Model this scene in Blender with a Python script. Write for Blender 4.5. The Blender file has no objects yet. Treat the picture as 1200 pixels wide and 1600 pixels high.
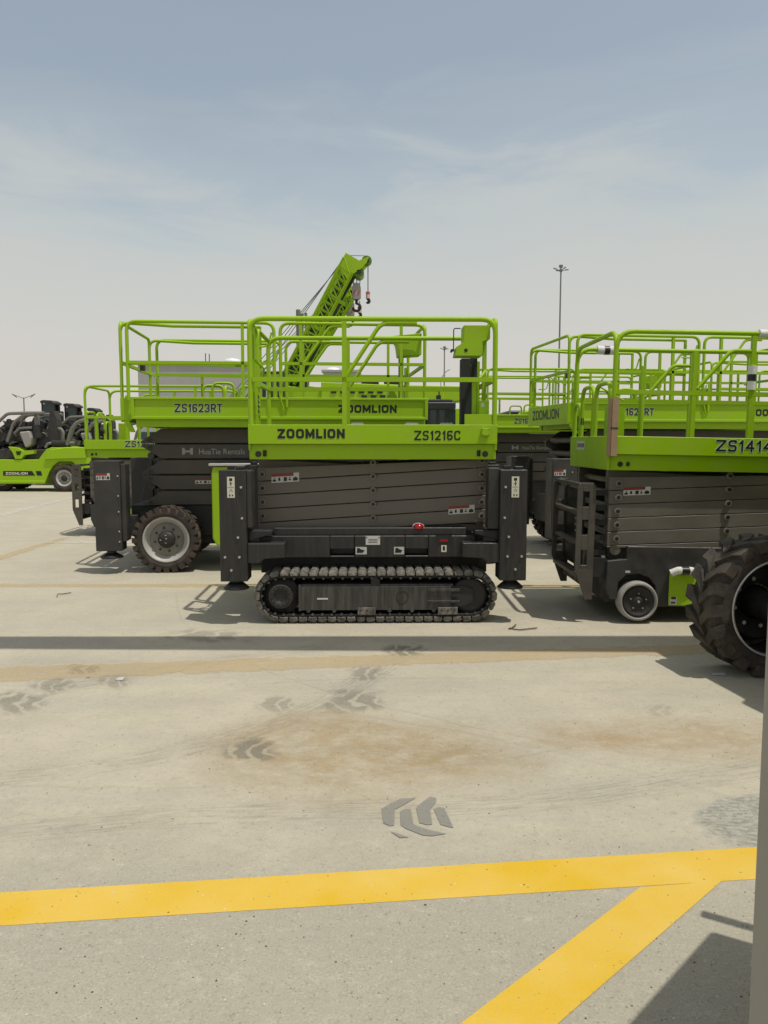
import bpy, bmesh, math, random
from mathutils import Vector, Matrix, Quaternion
random.seed(7)
R = math.radians
S = bpy.context.scene
COL = S.collection

# ------------------------------------------------------------------ camera, sky, sun, exposure
PITCH = R(5.24); EYE = 1.68
cam = bpy.data.cameras.new("camera"); camo = bpy.data.objects.new("camera", cam); COL.objects.link(camo)
camo.location = (0, 0, EYE); camo.rotation_euler = (R(90) - PITCH, 0, 0)
cam.sensor_fit = 'HORIZONTAL'; cam.sensor_width = 36; cam.lens = 36
cam.clip_start = 0.05; cam.clip_end = 3000
S.camera = camo

SUN_L = Vector((-0.285, 0.19, -1.0)).normalized()        # the way the light travels
to_sun = -SUN_L
sun = bpy.data.lights.new("sun", 'SUN'); suno = bpy.data.objects.new("sun", sun); COL.objects.link(suno)
suno.rotation_euler = SUN_L.to_track_quat('-Z', 'Y').to_euler(); suno.location = (6, -4, 20)
sun.energy = 3.45; sun.angle = R(0.55); sun.color = (1.0, 0.955, 0.87)
S.view_settings.view_transform = 'Standard'; S.view_settings.look = 'None'
S.view_settings.gamma = 1.0; S.view_settings.exposure = -0.13

W = bpy.data.worlds.new("World"); S.world = W; W.use_nodes = True
nt = W.node_tree; nt.nodes.clear()
def wn(t, **k):
    n = nt.nodes.new(t)
    for a, b in k.items(): setattr(n, a, b)
    return n
out = wn('ShaderNodeOutputWorld'); bg = wn('ShaderNodeBackground'); bg.inputs[1].default_value = 0.1
sky = wn('ShaderNodeTexSky', sky_type='NISHITA', sun_disc=False)
sky.sun_elevation = math.asin(to_sun.z); sky.sun_rotation = math.atan2(to_sun.x, to_sun.y)
sky.air_density = 1.0; sky.dust_density = 1.0; sky.ozone_density = 1.0; sky.altitude = 200
tc = wn('ShaderNodeTexCoord'); sep = wn('ShaderNodeSeparateXYZ')
nt.links.new(tc.outputs['Generated'], sep.inputs[0])
mp = wn('ShaderNodeMapping'); mp.inputs['Scale'].default_value = (1.5, 1.5, 6.0); mp.inputs['Location'].default_value = (3.1, 0.4, 0.6)
mp.inputs['Rotation'].default_value = (0.0, 0.10, 0)
nt.links.new(tc.outputs['Generated'], mp.inputs[0])
cn = wn('ShaderNodeTexNoise'); cn.inputs['Scale'].default_value = 1.9; cn.inputs['Detail'].default_value = 9; cn.inputs['Roughness'].default_value = .60; cn.inputs['Distortion'].default_value = .6
nt.links.new(mp.outputs[0], cn.inputs['Vector'])
# elevation ramp: how much thin white cloud and dust veils the blue
ramp = wn('ShaderNodeValToRGB'); cr = ramp.color_ramp
pts = [(0.0, .97), (0.10, .95), (0.20, .90), (0.265, .78), (0.32, .38), (0.40, .20), (0.52, .24), (1.0, .55)]
while len(cr.elements) < len(pts): cr.elements.new(.5)
for e, (p, v) in zip(cr.elements, pts): e.position = p; e.color = (v, v, v, 1)
warp = wn('ShaderNodeMath', operation='MULTIPLY_ADD'); warp.inputs[1].default_value = 0.34; warp.inputs[2].default_value = -0.17
nt.links.new(cn.outputs['Fac'], warp.inputs[0])
zz = wn('ShaderNodeMath', operation='SUBTRACT'); nt.links.new(sep.outputs[2], zz.inputs[0]); nt.links.new(warp.outputs[0], zz.inputs[1])
nt.links.new(zz.outputs[0], ramp.inputs[0])
hz = wn('ShaderNodeValToRGB'); h = hz.color_ramp
hp = [(0.0, (.72, .67, .61)), (0.12, (.685, .665, .625)), (0.25, (.625, .65, .625)), (0.45, (.60, .64, .64)), (1.0, (.80, .80, .78))]
while len(h.elements) < len(hp): h.elements.new(.5)
for e, (p, c) in zip(h.elements, hp): e.position = p; e.color = (*c, 1)
nt.links.new(sep.outputs[2], hz.inputs[0])
hs = wn('ShaderNodeVectorMath', operation='SCALE'); hs.inputs['Scale'].default_value = 10.0
nt.links.new(hz.outputs[0], hs.inputs[0])
st = wn('ShaderNodeVectorMath', operation='MULTIPLY'); st.inputs[1].default_value = (2.15, 1.78, 1.36)
nt.links.new(sky.outputs[0], st.inputs[0])
mx = wn('ShaderNodeMix', data_type='RGBA'); mx.clamp_factor = True
nt.links.new(ramp.outputs[0], mx.inputs['Factor']); nt.links.new(st.outputs[0], mx.inputs['A']); nt.links.new(hs.outputs[0], mx.inputs['B'])
nt.links.new(mx.outputs['Result'], bg.inputs[0]); nt.links.new(bg.outputs[0], out.inputs[0])

# ------------------------------------------------------------------ helpers
CP, SP = math.cos(PITCH), math.sin(PITCH)
def ray(u, v):
    a = (u - 600) / 1200; b = (800 - v) / 1200
    return Vector((a, CP + b * SP, -SP + b * CP))
def P(u, v, Y):
    d = ray(u, v); t = Y / d.y
    return Vector((d.x * t, Y, EYE + d.z * t))
def G(u, v, z=0.0):
    d = ray(u, v); t = (z - EYE) / d.z
    return Vector((d.x * t, d.y * t, z))

def fillet(pts, r, n=5):
    pts = [Vector(p) for p in pts]; o = [pts[0]]
    for i in range(1, len(pts) - 1):
        a, b, c = pts[i - 1], pts[i], pts[i + 1]
        d1 = (a - b); d2 = (c - b); l1, l2 = d1.length, d2.length
        d1.normalize(); d2.normalize()
        ang = d1.angle(d2, math.pi)
        if ang > 3.05: o.append(b); continue
        t = min(r / math.tan(ang / 2), l1 * .49, l2 * .49)
        p1, p2 = b + d1 * t, b + d2 * t
        for k in range(n + 1):
            s = k / n
            o.append(p1 * (1 - s) ** 2 + b * 2 * s * (1 - s) + p2 * s * s)
    o.append(pts[-1]); return o

class MB:
    def __init__(s): s.v = []; s.f = []; s.mi = []; s.sm = []; s.mats = []
    def mat(s, m):
        if m not in s.mats: s.mats.append(m)
        return s.mats.index(m)
    def add(s, vs, fs, m, smooth=False):
        o = len(s.v); k = s.mat(m); s.v += [tuple(v) for v in vs]
        for f in fs: s.f.append([o + i for i in f]); s.mi.append(k); s.sm.append(smooth)
    def box(s, x0, x1, y0, y1, z0, z1, m, rot=None):
        if x0 > x1: x0, x1 = x1, x0
        if y0 > y1: y0, y1 = y1, y0
        if z0 > z1: z0, z1 = z1, z0
        vs = [Vector((x, y, z)) for z in (z0, z1) for y in (y0, y1) for x in (x0, x1)]
        if rot is not None:
            c = Vector(((x0 + x1) / 2, (y0 + y1) / 2, (z0 + z1) / 2)); vs = [c + rot @ (v - c) for v in vs]
        s.add(vs, [(0, 2, 3, 1), (4, 5, 7, 6), (0, 1, 5, 4), (2, 6, 7, 3), (0, 4, 6, 2), (1, 3, 7, 5)], m)
    def prism(s, poly, y0, y1, m, axis='y'):
        n = len(poly)
        def p(a, b, t):
            return {'y': (a, t, b), 'x': (t, a, b), 'z': (a, b, t)}[axis]
        vs = [p(a, b, y0) for a, b in poly] + [p(a, b, y1) for a, b in poly]
        fs = [tuple(range(n)), tuple(range(2 * n - 1, n - 1, -1))] + [(i, (i + 1) % n, n + (i + 1) % n, n + i) for i in range(n)]
        s.add(vs, fs, m)
    def tube(s, pts, r, m, n=8, closed=False, sq=False):
        pts = [Vector(p) for p in pts]
        if sq: n = 4
        N = len(pts); rings = []; prev = None
        for i in range(N):
            if closed: t = (pts[(i + 1) % N] - pts[i - 1]).normalized()
            elif i == 0: t = (pts[1] - pts[0]).normalized()
            elif i == N - 1: t = (pts[-1] - pts[-2]).normalized()
            else: t = ((pts[i + 1] - pts[i]).normalized() + (pts[i] - pts[i - 1]).normalized()).normalized()
            if prev is None:
                u = Vector((0, 0, 1)) if abs(t.z) < .9 else Vector((0, 1, 0))
                u = (u - t * u.dot(t)).normalized()
            else:
                u = (prev - t * prev.dot(t)).normalized()
            prev = u; w = t.cross(u)
            a0 = math.pi / 4 if sq else 0; rr = r * 1.414 if sq else r
            rings.append([pts[i] + (u * math.cos(a0 + 2 * math.pi * k / n) + w * math.sin(a0 + 2 * math.pi * k / n)) * rr for k in range(n)])
        vs = [v for g in rings for v in g]; fs = []
        for i in range(N if closed else N - 1):
            j = (i + 1) % N
            for k in range(n): fs.append((i * n + k, i * n + (k + 1) % n, j * n + (k + 1) % n, j * n + k))
        s.add(vs, fs, m, not sq)
        if not closed: s.add(rings[0] + rings[-1], [tuple(range(n)), tuple(range(n, 2 * n))], m)
    def cyl(s, p0, p1, r, m, n=16, r2=None):
        p0, p1 = Vector(p0), Vector(p1); t = (p1 - p0).normalized(); r2 = r if r2 is None else r2
        u = Vector((0, 0, 1)) if abs(t.z) < .9 else Vector((1, 0, 0))
        u = (u - t * u.dot(t)).normalized(); w = t.cross(u)
        a = [p0 + (u * math.cos(2 * math.pi * k / n) + w * math.sin(2 * math.pi * k / n)) * r for k in range(n)]
        b = [p1 + (u * math.cos(2 * math.pi * k / n) + w * math.sin(2 * math.pi * k / n)) * r2 for k in range(n)]
        s.add(a + b, [(k, (k + 1) % n, n + (k + 1) % n, n + k) for k in range(n)], m, True)
        s.add(a + b, [tuple(range(n)), tuple(range(n, 2 * n))], m)
    def lathe(s, prof, c, m, n=40, axis='y', smooth=True):
        c = Vector(c); vs = []; K = len(prof)
        for k in range(n):
            a = 2 * math.pi * k / n; ca, sa = math.cos(a), math.sin(a)
            for r, t in prof:
                vs.append(c + (Vector((r * ca, t, r * sa)) if axis == 'y' else Vector((r * ca, r * sa, t)) if axis == 'z' else Vector((t, r * ca, r * sa))))
        fs = [(k * K + i, k * K + i + 1, ((k + 1) % n) * K + i + 1, ((k + 1) % n) * K + i) for k in range(n) for i in range(K - 1)]
        s.add(vs, fs, m, smooth)
    def text(s, body, org, h, m, width=None, bold=0.0, face='front', depth=.002, center=False):
        """lettering; org = lower left corner on the surface; face front: reads along +x seen from -y; left: reads along -y seen from -x"""
        me, w0, h0 = text_mesh(body, bold)
        sc = h / h0; sx = (width / w0) if width else sc
        vs = []
        for v in me[0]:
            x, y, z = v[0] * sx, v[1] * sc, v[2]
            if center: x -= w0 * sx / 2
            if face == 'front': vs.append((org[0] + x, org[1] - depth * (z + .5), org[2] + y))
            else: vs.append((org[0] - depth * (z + .5), org[1] - x, org[2] + y))
        s.add(vs, me[1], m)
    def block(s, body, org, h, m, width, t=.2, pad=0.0, face='front', depth=.002):
        """bold grotesk lettering from mitred strokes; org = lower left corner on the surface, pad widens every stroke"""
        ws = [GLY[c][0] for c in body]; gap = .16; tot = sum(ws) + gap * (len(body) - 1); sx = width / tot; x0 = 0; q = 0
        for c, w in zip(body, ws):
            for pts, closed, cap in GLY[c][1]:
                tx = t * h / sx                                       # keep the stroke as thick sideways as upright
                P2 = [(x0 * sx + t * h / 2 + a * (w * sx - t * h), t * h / 2 + b * (h - t * h)) for a, b in pts]
                P2 = fillet2(P2, h * .22, closed) if GLY[c][2] else P2
                d = depth + .00025 * (q % 3); q += 1
                s.stroke(P2, t * h / 2 + pad, closed, cap, org, m, face, d)
            x0 += w + gap
    def stroke(s, pts, hw, closed, cap, org, m, face, d):
        n = len(pts); L = []; Rr = []
        V2 = [Vector((a, b)) for a, b in pts]
        for i in range(n):
            if closed or 0 < i < n - 1:
                d1 = (V2[i] - V2[i - 1]).normalized(); d2 = (V2[(i + 1) % n] - V2[i]).normalized()
                nn = Vector((-d1.y, d1.x)) + Vector((-d2.y, d2.x)); nn.normalize(); k = max(.45, nn.dot(Vector((-d1.y, d1.x))))
                L.append(V2[i] + nn * hw / k); Rr.append(V2[i] - nn * hw / k)
            else:
                dd = (V2[1] - V2[0]).normalized() if i == 0 else (V2[-1] - V2[-2]).normalized()
                nn = Vector((-dd.y, dd.x)); e = dd * (hw if cap else 0) * (-1 if i == 0 else 1)
                L.append(V2[i] + nn * hw + e); Rr.append(V2[i] - nn * hw + e)
        def T(p, dz):
            return (org[0] + p.x, org[1] - dz, org[2] + p.y) if face == 'front' else (org[0] - dz, org[1] - p.x, org[2] + p.y)
        vs = [T(p, d) for p in L] + [T(p, d) for p in Rr] + [T(p, 0) for p in L] + [T(p, 0) for p in Rr]; fs = []
        for i in range(n if closed else n - 1):
            j = (i + 1) % n; fs += [(i, j, n + j, n + i), (i, 2 * n + i, 2 * n + j, j), (n + i, n + j, 3 * n + j, 3 * n + i)]
        if not closed: fs += [(0, n, 3 * n, 2 * n), (n - 1, 3 * n - 1, 4 * n - 1, 2 * n - 1)]
        s.add(vs, fs, m)
    def build(s, name, parent=None, bevel=0, seg=1):
        me = bpy.data.meshes.new(name); me.from_pydata(s.v, [], s.f)
        for m in s.mats: me.materials.append(m)
        me.polygons.foreach_set('material_index', s.mi); me.polygons.foreach_set('use_smooth', s.sm)
        bm = bmesh.new(); bm.from_mesh(me); bmesh.ops.recalc_face_normals(bm, faces=bm.faces); bm.to_mesh(me); bm.free()
        o = bpy.data.objects.new(name, me); COL.objects.link(o)
        if parent: o.parent = parent
        if bevel:
            b = o.modifiers.new('bevel', 'BEVEL'); b.width = bevel; b.segments = seg; b.limit_method = 'ANGLE'; b.angle_limit = R(40)
        return o

def fillet2(pts, r, closed):
    n = len(pts); o = []
    for i in range(n):
        if not closed and i in (0, n - 1): o.append(pts[i]); continue
        a, b, c = Vector(pts[i - 1]), Vector(pts[i]), Vector(pts[(i + 1) % n]); d1 = a - b; d2 = c - b
        t = min(r, d1.length * .49, d2.length * .49); p1 = b + d1.normalized() * t; p2 = b + d2.normalized() * t
        for k in range(5):
            q = k / 4; o.append(tuple(p1 * (1 - q) ** 2 + b * 2 * q * (1 - q) + p2 * q * q))
    return o
BOX = [(0, 0), (0, 1), (1, 1), (1, 0)]
GLY = {   # width, strokes (points, closed, capped ends), rounded corners
    'Z': (.86, [([(0, 1), (1, 1)], 0, 1), ([(0, 0), (1, 0)], 0, 1), ([(1, .97), (0, .03)], 0, 0)], 0),
    'O': (.92, [(BOX, 1, 0)], 1), 'M': (1.05, [([(0, 0), (0, 1)], 0, 1), ([(1, 0), (1, 1)], 0, 1), ([(0, 1), (.5, .2), (1, 1)], 0, 0)], 0),
    'L': (.72, [([(0, 1), (0, 0), (1, 0)], 0, 1)], 0), 'I': (.26, [([(.5, 0), (.5, 1)], 0, 1)], 0),
    'N': (.9, [([(0, 0), (0, 1)], 0, 1), ([(1, 0), (1, 1)], 0, 1), ([(0, 1), (1, 0)], 0, 0)], 0),
    'S': (.72, [([(1, .82), (1, 1), (0, 1), (0, .5), (1, .5), (1, 0), (0, 0), (0, .18)], 0, 0)], 1),
    '1': (.42, [([(.85, 0), (.85, 1)], 0, 1), ([(0, .72), (.85, 1)], 0, 0)], 0),
    '2': (.70, [([(0, .76), (0, 1), (1, 1), (1, .56), (0, 0)], 0, 0), ([(0, 0), (1, 0)], 0, 1)], 1),
    '3': (.70, [([(0, .8), (0, 1), (1, 1), (1, .5), (.35, .5)], 0, 0), ([(.35, .5), (1, .5), (1, 0), (0, 0), (0, .2)], 0, 0)], 1),
    '4': (.74, [([(.74, 0), (.74, 1)], 0, 1), ([(.74, 1), (0, .3)], 0, 0), ([(0, .3), (1, .3)], 0, 1)], 0),
    '6': (.70, [([(1, .85), (1, 1), (0, 1), (0, .5)], 0, 0), ([(0, 0), (0, .54), (1, .54), (1, 0)], 1, 0)], 1),
    'C': (.74, [([(1, .72), (1, 1), (0, 1), (0, 0), (1, 0), (1, .28)], 0, 0)], 1),
    'E': (.66, [([(1, 1), (0, 1), (0, 0), (1, 0)], 0, 1), ([(0, .5), (.9, .5)], 0, 0)], 0),
    'R': (.74, [([(0, 0), (0, 1)], 0, 1), ([(0, 1), (1, 1), (1, .48), (0, .48)], 0, 0), ([(.5, .48), (1, 0)], 0, 1)], 1),
    'T': (.68, [([(0, 1), (1, 1)], 0, 1), ([(.5, 1), (.5, 0)], 0, 1)], 0),
}
_tc = {}
def text_mesh(body, bold):
    k = (body, bold)
    if k in _tc: return _tc[k]
    cu = bpy.data.curves.new('lettering', 'FONT'); cu.body = body; cu.size = 1; cu.extrude = .5; cu.offset = bold; cu.resolution_u = 3
    o = bpy.data.objects.new('lettering', cu); COL.objects.link(o)
    dg = bpy.context.evaluated_depsgraph_get(); dg.update()
    me = o.evaluated_get(dg).to_mesh()
    vs = [tuple(v.co) for v in me.vertices]; fs = [tuple(p.vertices) for p in me.polygons]
    o.evaluated_get(dg).to_mesh_clear()
    bpy.data.objects.remove(o); bpy.data.curves.remove(cu)
    x0 = min(v[0] for v in vs); x1 = max(v[0] for v in vs); y0 = min(v[1] for v in vs); y1 = max(v[1] for v in vs)
    vs = [(v[0] - x0, v[1] - y0, v[2]) for v in vs]
    _tc[k] = ((vs, fs), x1 - x0, y1 - y0)
    return _tc[k]

def tag(o, label=None, cat=None, group=None, kind=None):
    if label: o['label'] = label
    if cat: o['category'] = cat
    if group: o['group'] = group
    if kind: o['kind'] = kind
    return o
def empty(name, loc, rz=0, rx=0, ry=0):
    o = bpy.data.objects.new(name, None); COL.objects.link(o); o.location = loc; o.rotation_euler = (rx, ry, rz)
    o.empty_display_size = .2
    return o
def kids(o): return [c for c in bpy.data.objects if c.parent == o]
def copy_tree(o, parent=None, skip=()):
    c = o.copy(); COL.objects.link(c)
    if parent: c.parent = parent
    for ch in kids(o):
        if ch.name.split('.')[0] not in skip: copy_tree(ch, c, skip)
    return c

# ------------------------------------------------------------------ materials
def mat(name, col, rough=.5, metal=0, dust=None, amt=.4, scale=6, stretch=(1, 1, 1), bump=0, bscale=60, rvar=.12, lo=.42, hi=.68, spec=.5, coat=0):
    m = bpy.data.materials.new(name); m.use_nodes = True; t = m.node_tree; b = t.nodes['Principled BSDF']
    b.inputs['Base Color'].default_value = (*col, 1); b.inputs['Roughness'].default_value = rough; b.inputs['Metallic'].default_value = metal
    b.inputs['Specular IOR Level'].default_value = spec
    if coat: b.inputs['Coat Weight'].default_value = coat; b.inputs['Coat Roughness'].default_value = .15
    c = t.nodes.new('ShaderNodeTexCoord')
    if dust:
        mpn = t.nodes.new('ShaderNodeMapping'); mpn.inputs['Scale'].default_value = stretch
        t.links.new(c.outputs['Object'], mpn.inputs[0])
        n = t.nodes.new('ShaderNodeTexNoise'); n.inputs['Scale'].default_value = scale; n.inputs['Detail'].default_value = 7; n.inputs['Roughness'].default_value = .62
        t.links.new(mpn.outputs[0], n.inputs['Vector'])
        r = t.nodes.new('ShaderNodeMapRange'); r.inputs['From Min'].default_value = lo; r.inputs['From Max'].default_value = hi; r.inputs['To Max'].default_value = amt
        t.links.new(n.outputs['Fac'], r.inputs['Value'])
        x = t.nodes.new('ShaderNodeMix'); x.data_type = 'RGBA'
        x.inputs['A'].default_value = (*col, 1); x.inputs['B'].default_value = (*dust, 1)
        t.links.new(r.outputs[0], x.inputs['Factor']); t.links.new(x.outputs['Result'], b.inputs['Base Color'])
        q = t.nodes.new('ShaderNodeMapRange'); q.inputs['From Max'].default_value = max(amt, .01); q.inputs['To Min'].default_value = rough; q.inputs['To Max'].default_value = min(1, rough + rvar * 2.5)
        t.links.new(r.outputs[0], q.inputs['Value']); t.links.new(q.outputs[0], b.inputs['Roughness'])
    if bump:
        n2 = t.nodes.new('ShaderNodeTexNoise'); n2.inputs['Scale'].default_value = bscale; n2.inputs['Detail'].default_value = 4
        t.links.new(c.outputs['Object'], n2.inputs['Vector'])
        bp = t.nodes.new('ShaderNodeBump'); bp.inputs['Strength'].default_value = bump; bp.inputs['Distance'].default_value = .01
        t.links.new(n2.outputs['Fac'], bp.inputs['Height']); t.links.new(bp.outputs[0], b.inputs['Normal'])
    return m
GREEN = mat('lime_paint', (.285, .485, .0008), .42, dust=(.33, .43, .05), amt=.45, scale=4.5, spec=.3)
GREEN_FAR = GREEN
ARM = mat('arm_paint', (.125, .108, .086), .45, dust=(.18, .16, .13), amt=.45, scale=2.2)
ARM_RT = mat('dark_arm_paint', (.056, .049, .038), .5, dust=(.13, .115, .09), amt=.5, scale=3)
DARK = mat('charcoal_paint', (.015, .0145, .013), .45, dust=(.07, .063, .05), amt=.5, scale=5, stretch=(7, 7, .55), lo=.40, hi=.75)
DARK2 = mat('charcoal_plate', (.027, .026, .023), .5, dust=(.075, .068, .055), amt=.5, scale=4)
BLACK = mat('black_steel', (.014, .014, .013), .55, dust=(.06, .055, .045), amt=.4, scale=6)
PIN = mat('pin_steel', (.012, .011, .01), .5)
BUSH = mat('bushing_ring', (.19, .165, .135), .5, dust=(.28, .25, .2), amt=.4, scale=30)
PAD = mat('track_pad', (.06, .055, .048), .6, dust=(.25, .23, .185), amt=.75, scale=22, lo=.38, hi=.62, bump=.3)
FRAME = mat('track_frame', (.03, .03, .027), .5, dust=(.15, .135, .11), amt=.55, scale=4, stretch=(6, 6, .6))
STEEL = mat('bright_steel', (.55, .54, .52), .35, metal=.8, dust=(.45, .41, .34), amt=.5, scale=9)
BOLT = mat('bolt_zinc', (.5, .48, .44), .4, metal=.4)
RIM = mat('rim_silver', (.40, .40, .38), .45, metal=.15, dust=(.42, .36, .27), amt=.5, scale=9)
RIMIN = mat('rim_inner', (.17, .165, .15), .5, dust=(.30, .26, .2), amt=.5, scale=7)
TYRE = mat('tyre_rubber', (.018, .016, .014), .8, dust=(.085, .064, .05), amt=.75, scale=7, lo=.36, hi=.62, bump=.25, bscale=90)
TREAD = mat('dusty_tread', (.026, .020, .016), .85, dust=(.10, .072, .054), amt=.8, scale=9, lo=.36, hi=.66, bump=.3, bscale=80)
TREAD_BIG = mat('earthy_tread', (.032, .027, .021), .85, dust=(.115, .095, .07), amt=.65, scale=8, lo=.36, hi=.66, bump=.35, bscale=70)
GTYRE = mat('grey_solid_tyre', (.30, .29, .26), .8, dust=(.22, .2, .17), amt=.7, scale=12, bump=.3)
WHITE = mat('white_label', (.50, .49, .45), .5)
RED = mat('red_print', (.20, .03, .02), .5)
INK = mat('black_ink', (.006, .007, .007), .5)
GREYTXT = mat('pale_grey_print', (.30, .29, .26), .5)
HALO = mat('pale_letter_edge', (.52, .58, .50), .5)
REDLAMP = mat('red_lens', (.28, .012, .01), .15)
PLATE = mat('aluminium_plate', (.55, .54, .50), .45)
FOAM = mat('white_foam', (.72, .71, .68), .7, dust=(.5, .47, .42), amt=.4, scale=9, bump=.4, bscale=40)
TAPE = mat('black_tape', (.012, .012, .012), .4)
CARD = mat('cardboard', (.36, .24, .15), .8, dust=(.26, .17, .10), amt=.5, scale=8)
RUBBER = mat('black_rubber', (.012, .012, .011), .7)
CHAIN = mat('cable_chain', (.02, .02, .02), .6, dust=(.07, .065, .05), amt=.4, scale=20)
POST = mat('grey_post_paint', (.30, .285, .24), .55, dust=(.38, .36, .31), amt=.4, scale=5)
LAMP = mat('galvanised_mast', (.16, .17, .17), .5)
WALLM = mat('pale_wall', (.36, .355, .34), .8, dust=(.46, .45, .43), amt=.5, scale=.8, stretch=(1, 1, .3))
TANKM = mat('white_tank', (.78, .78, .77), .4)
CABM = mat('cab_dark', (.016, .017, .02), .45)
GLASS = mat('cab_glass', (.03, .05, .055), .08)
PIPE = mat('grey_pipe', (.15, .14, .125), .5, dust=(.25, .23, .2), amt=.4, scale=8)
YEL = mat('amber_paint', (.55, .35, .02), .5)

# ------------------------------------------------------------------ ground
def ground_material():
    m = bpy.data.materials.new('dusty_concrete'); m.use_nodes = True; t = m.node_tree; b = t.nodes['Principled BSDF']
    N = t.nodes.new; L = t.links.new
    c = N('ShaderNodeTexCoord')
    def noise(sc, det=6, ro=.6, stretch=None, loc=(0, 0, 0)):
        n = N('ShaderNodeTexNoise'); n.inputs['Scale'].default_value = sc; n.inputs['Detail'].default_value = det; n.inputs['Roughness'].default_value = ro
        mpn = N('ShaderNodeMapping'); mpn.inputs['Scale'].default_value = stretch or (1, 1, 1); mpn.inputs['Location'].default_value = loc
        L(c.outputs['Object'], mpn.inputs[0]); L(mpn.outputs[0], n.inputs['Vector'])
        return n.outputs['Fac']
    def mr(s, a, b2, lo=0, hi=1):
        r = N('ShaderNodeMapRange'); r.interpolation_type = 'SMOOTHSTEP'
        r.inputs['From Min'].default_value = a; r.inputs['From Max'].default_value = b2; r.inputs['To Min'].default_value = lo; r.inputs['To Max'].default_value = hi
        L(s, r.inputs['Value']); return r.outputs[0]
    def mix(f, a, b2):
        x = N('ShaderNodeMix'); x.data_type = 'RGBA'
        L(f, x.inputs['Factor'])
        for s, i in ((a, 'A'), (b2, 'B')):
            if isinstance(s, tuple): x.inputs[i].default_value = (*s, 1)
            else: L(s, x.inputs[i])
        return x.outputs['Result']
    def mth(op, a, b2):
        x = N('ShaderNodeMath'); x.operation = op
        for s, i in ((a, 0), (b2, 1)):
            if isinstance(s, (int, float)): x.inputs[i].default_value = s
            else: L(s, x.inputs[i])
        return x.outputs[0]
    def patch(cx, cy, rx, ry, n, wob=.9, a=1.25, b2=.35, rot=0):
        mpn = N('ShaderNodeMapping'); mpn.vector_type = 'TEXTURE'; mpn.inputs['Location'].default_value = (cx, cy, 0); mpn.inputs['Scale'].default_value = (rx, ry, 1); mpn.inputs['Rotation'].default_value = (0, 0, rot)
        L(c.outputs['Object'], mpn.inputs[0])
        ln = N('ShaderNodeVectorMath'); ln.operation = 'LENGTH'; L(mpn.outputs[0], ln.inputs[0])
        d = mth('ADD', ln.outputs['Value'], mth('MULTIPLY', mth('SUBTRACT', n, .5), wob))
        return mr(d, a, b2)
    n_big = noise(.35, 5); n_mid = noise(1.7, 7, .65); n_fine = noise(30, 4, .7); n_grit = noise(110, 3, .7); n_sp = noise(46, 2, .5, loc=(5, 3, 0))
    streak = noise(1.2, 6, .6, (.5, 3.2, 1))
    base = mix(mr(n_mid, .3, .7), (.415, .376, .29), (.48, .434, .333))
    base = mix(mr(streak, .45, .72, 0, .55), base, (.375, .355, .295))
    base = mix(mr(n_big, .4, .65, 0, .45), base, (.40, .37, .295))
    # foreground and far parts where less dust covers the concrete
    sp = N('ShaderNodeSeparateXYZ'); L(c.outputs['Object'], sp.inputs[0])
    bare = mr(mth('ADD', sp.outputs[1], mth('MULTIPLY', mth('SUBTRACT', n_mid, .5), 1.6)), 3.5, 2.5)
    base = mix(mth('MULTIPLY', bare, .75), base, (.335, .312, .245))
    # brown earth stains
    n_s = mr(noise(5, 8, .7, (1, 1.3, 1), (7, 2, 0)), .32, .66, .35, 1.15)
    st1 = patch(-.13, 4.05, .95, .62, n_mid, 1.1)
    base = mix(mth('MULTIPLY', n_s, mth('MULTIPLY', st1, .85)), base, (.335, .258, .15))
    st1b = patch(.32, 4.0, .42, .22, n_mid, 1.2)
    base = mix(mth('MULTIPLY', n_s, mth('MULTIPLY', st1b, .40)), base, (.28, .205, .11))
    st1c = patch(-.4, 4.5, .55, .2, n_mid, 1.2)
    base = mix(mth('MULTIPLY', n_s, mth('MULTIPLY', st1c, .40)), base, (.31, .225, .13))
    st2 = patch(1.75, 4.25, .85, .33, n_mid, 1.4)
    base = mix(mth('MULTIPLY', n_s, mth('MULTIPLY', st2, .72)), base, (.36, .27, .16))
    st2b = patch(1.2, 4.2, .35, .16, n_mid, 1.4)
    base = mix(mth('MULTIPLY', n_s, mth('MULTIPLY', st2b, .45)), base, (.33, .24, .14))
    st3 = patch(1.72, 3.28, .40, .27, n_mid, .9, 1.0, .75, rot=.3)
    base = mix(mth('MULTIPLY', st3, .8), base, mix(mr(noise(22, 4, .7, (1, 2, 1)), .42, .58), (.20, .205, .185), (.37, .36, .30)))
    st4 = patch(-2.3, 5.6, .8, .35, streak, 1.6)
    base = mix(mth('MULTIPLY', st4, .35), base, (.28, .265, .22))
    st5 = patch(.15, 5.2, .9, .25, streak, 1.8)
    base = mix(mth('MULTIPLY', st5, .25), base, (.30, .28, .235))
    # arc of a wheel scrub and long scrapes
    def arc(cx, cy, rad, w, n):
        mpn = N('ShaderNodeMapping'); mpn.vector_type = 'TEXTURE'; mpn.inputs['Location'].default_value = (cx, cy, 0)
        L(c.outputs['Object'], mpn.inputs[0])
        ln = N('ShaderNodeVectorMath'); ln.operation = 'LENGTH'; L(mpn.outputs[0], ln.inputs[0])
        d = mth('ABSOLUTE', mth('SUBTRACT', mth('ADD', ln.outputs['Value'], mth('MULTIPLY', mth('SUBTRACT', n, .5), .12)), rad), 0)
        return mr(d, w, w * .2)
    for (cx, cy, rad, w, k) in ((-1.3, 9.2, 5.6, .02, .25), (.2, 1.2, 4.15, .018, .35), (-3, -2, 7.2, .03, .22), (3.5, 9.5, 5.9, .018, .28)):
        base = mix(mth('MULTIPLY', mth('MULTIPLY', arc(cx, cy, rad, w, n_mid), mr(n_big, .4, .6)), k), base, (.25, .235, .195))
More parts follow.
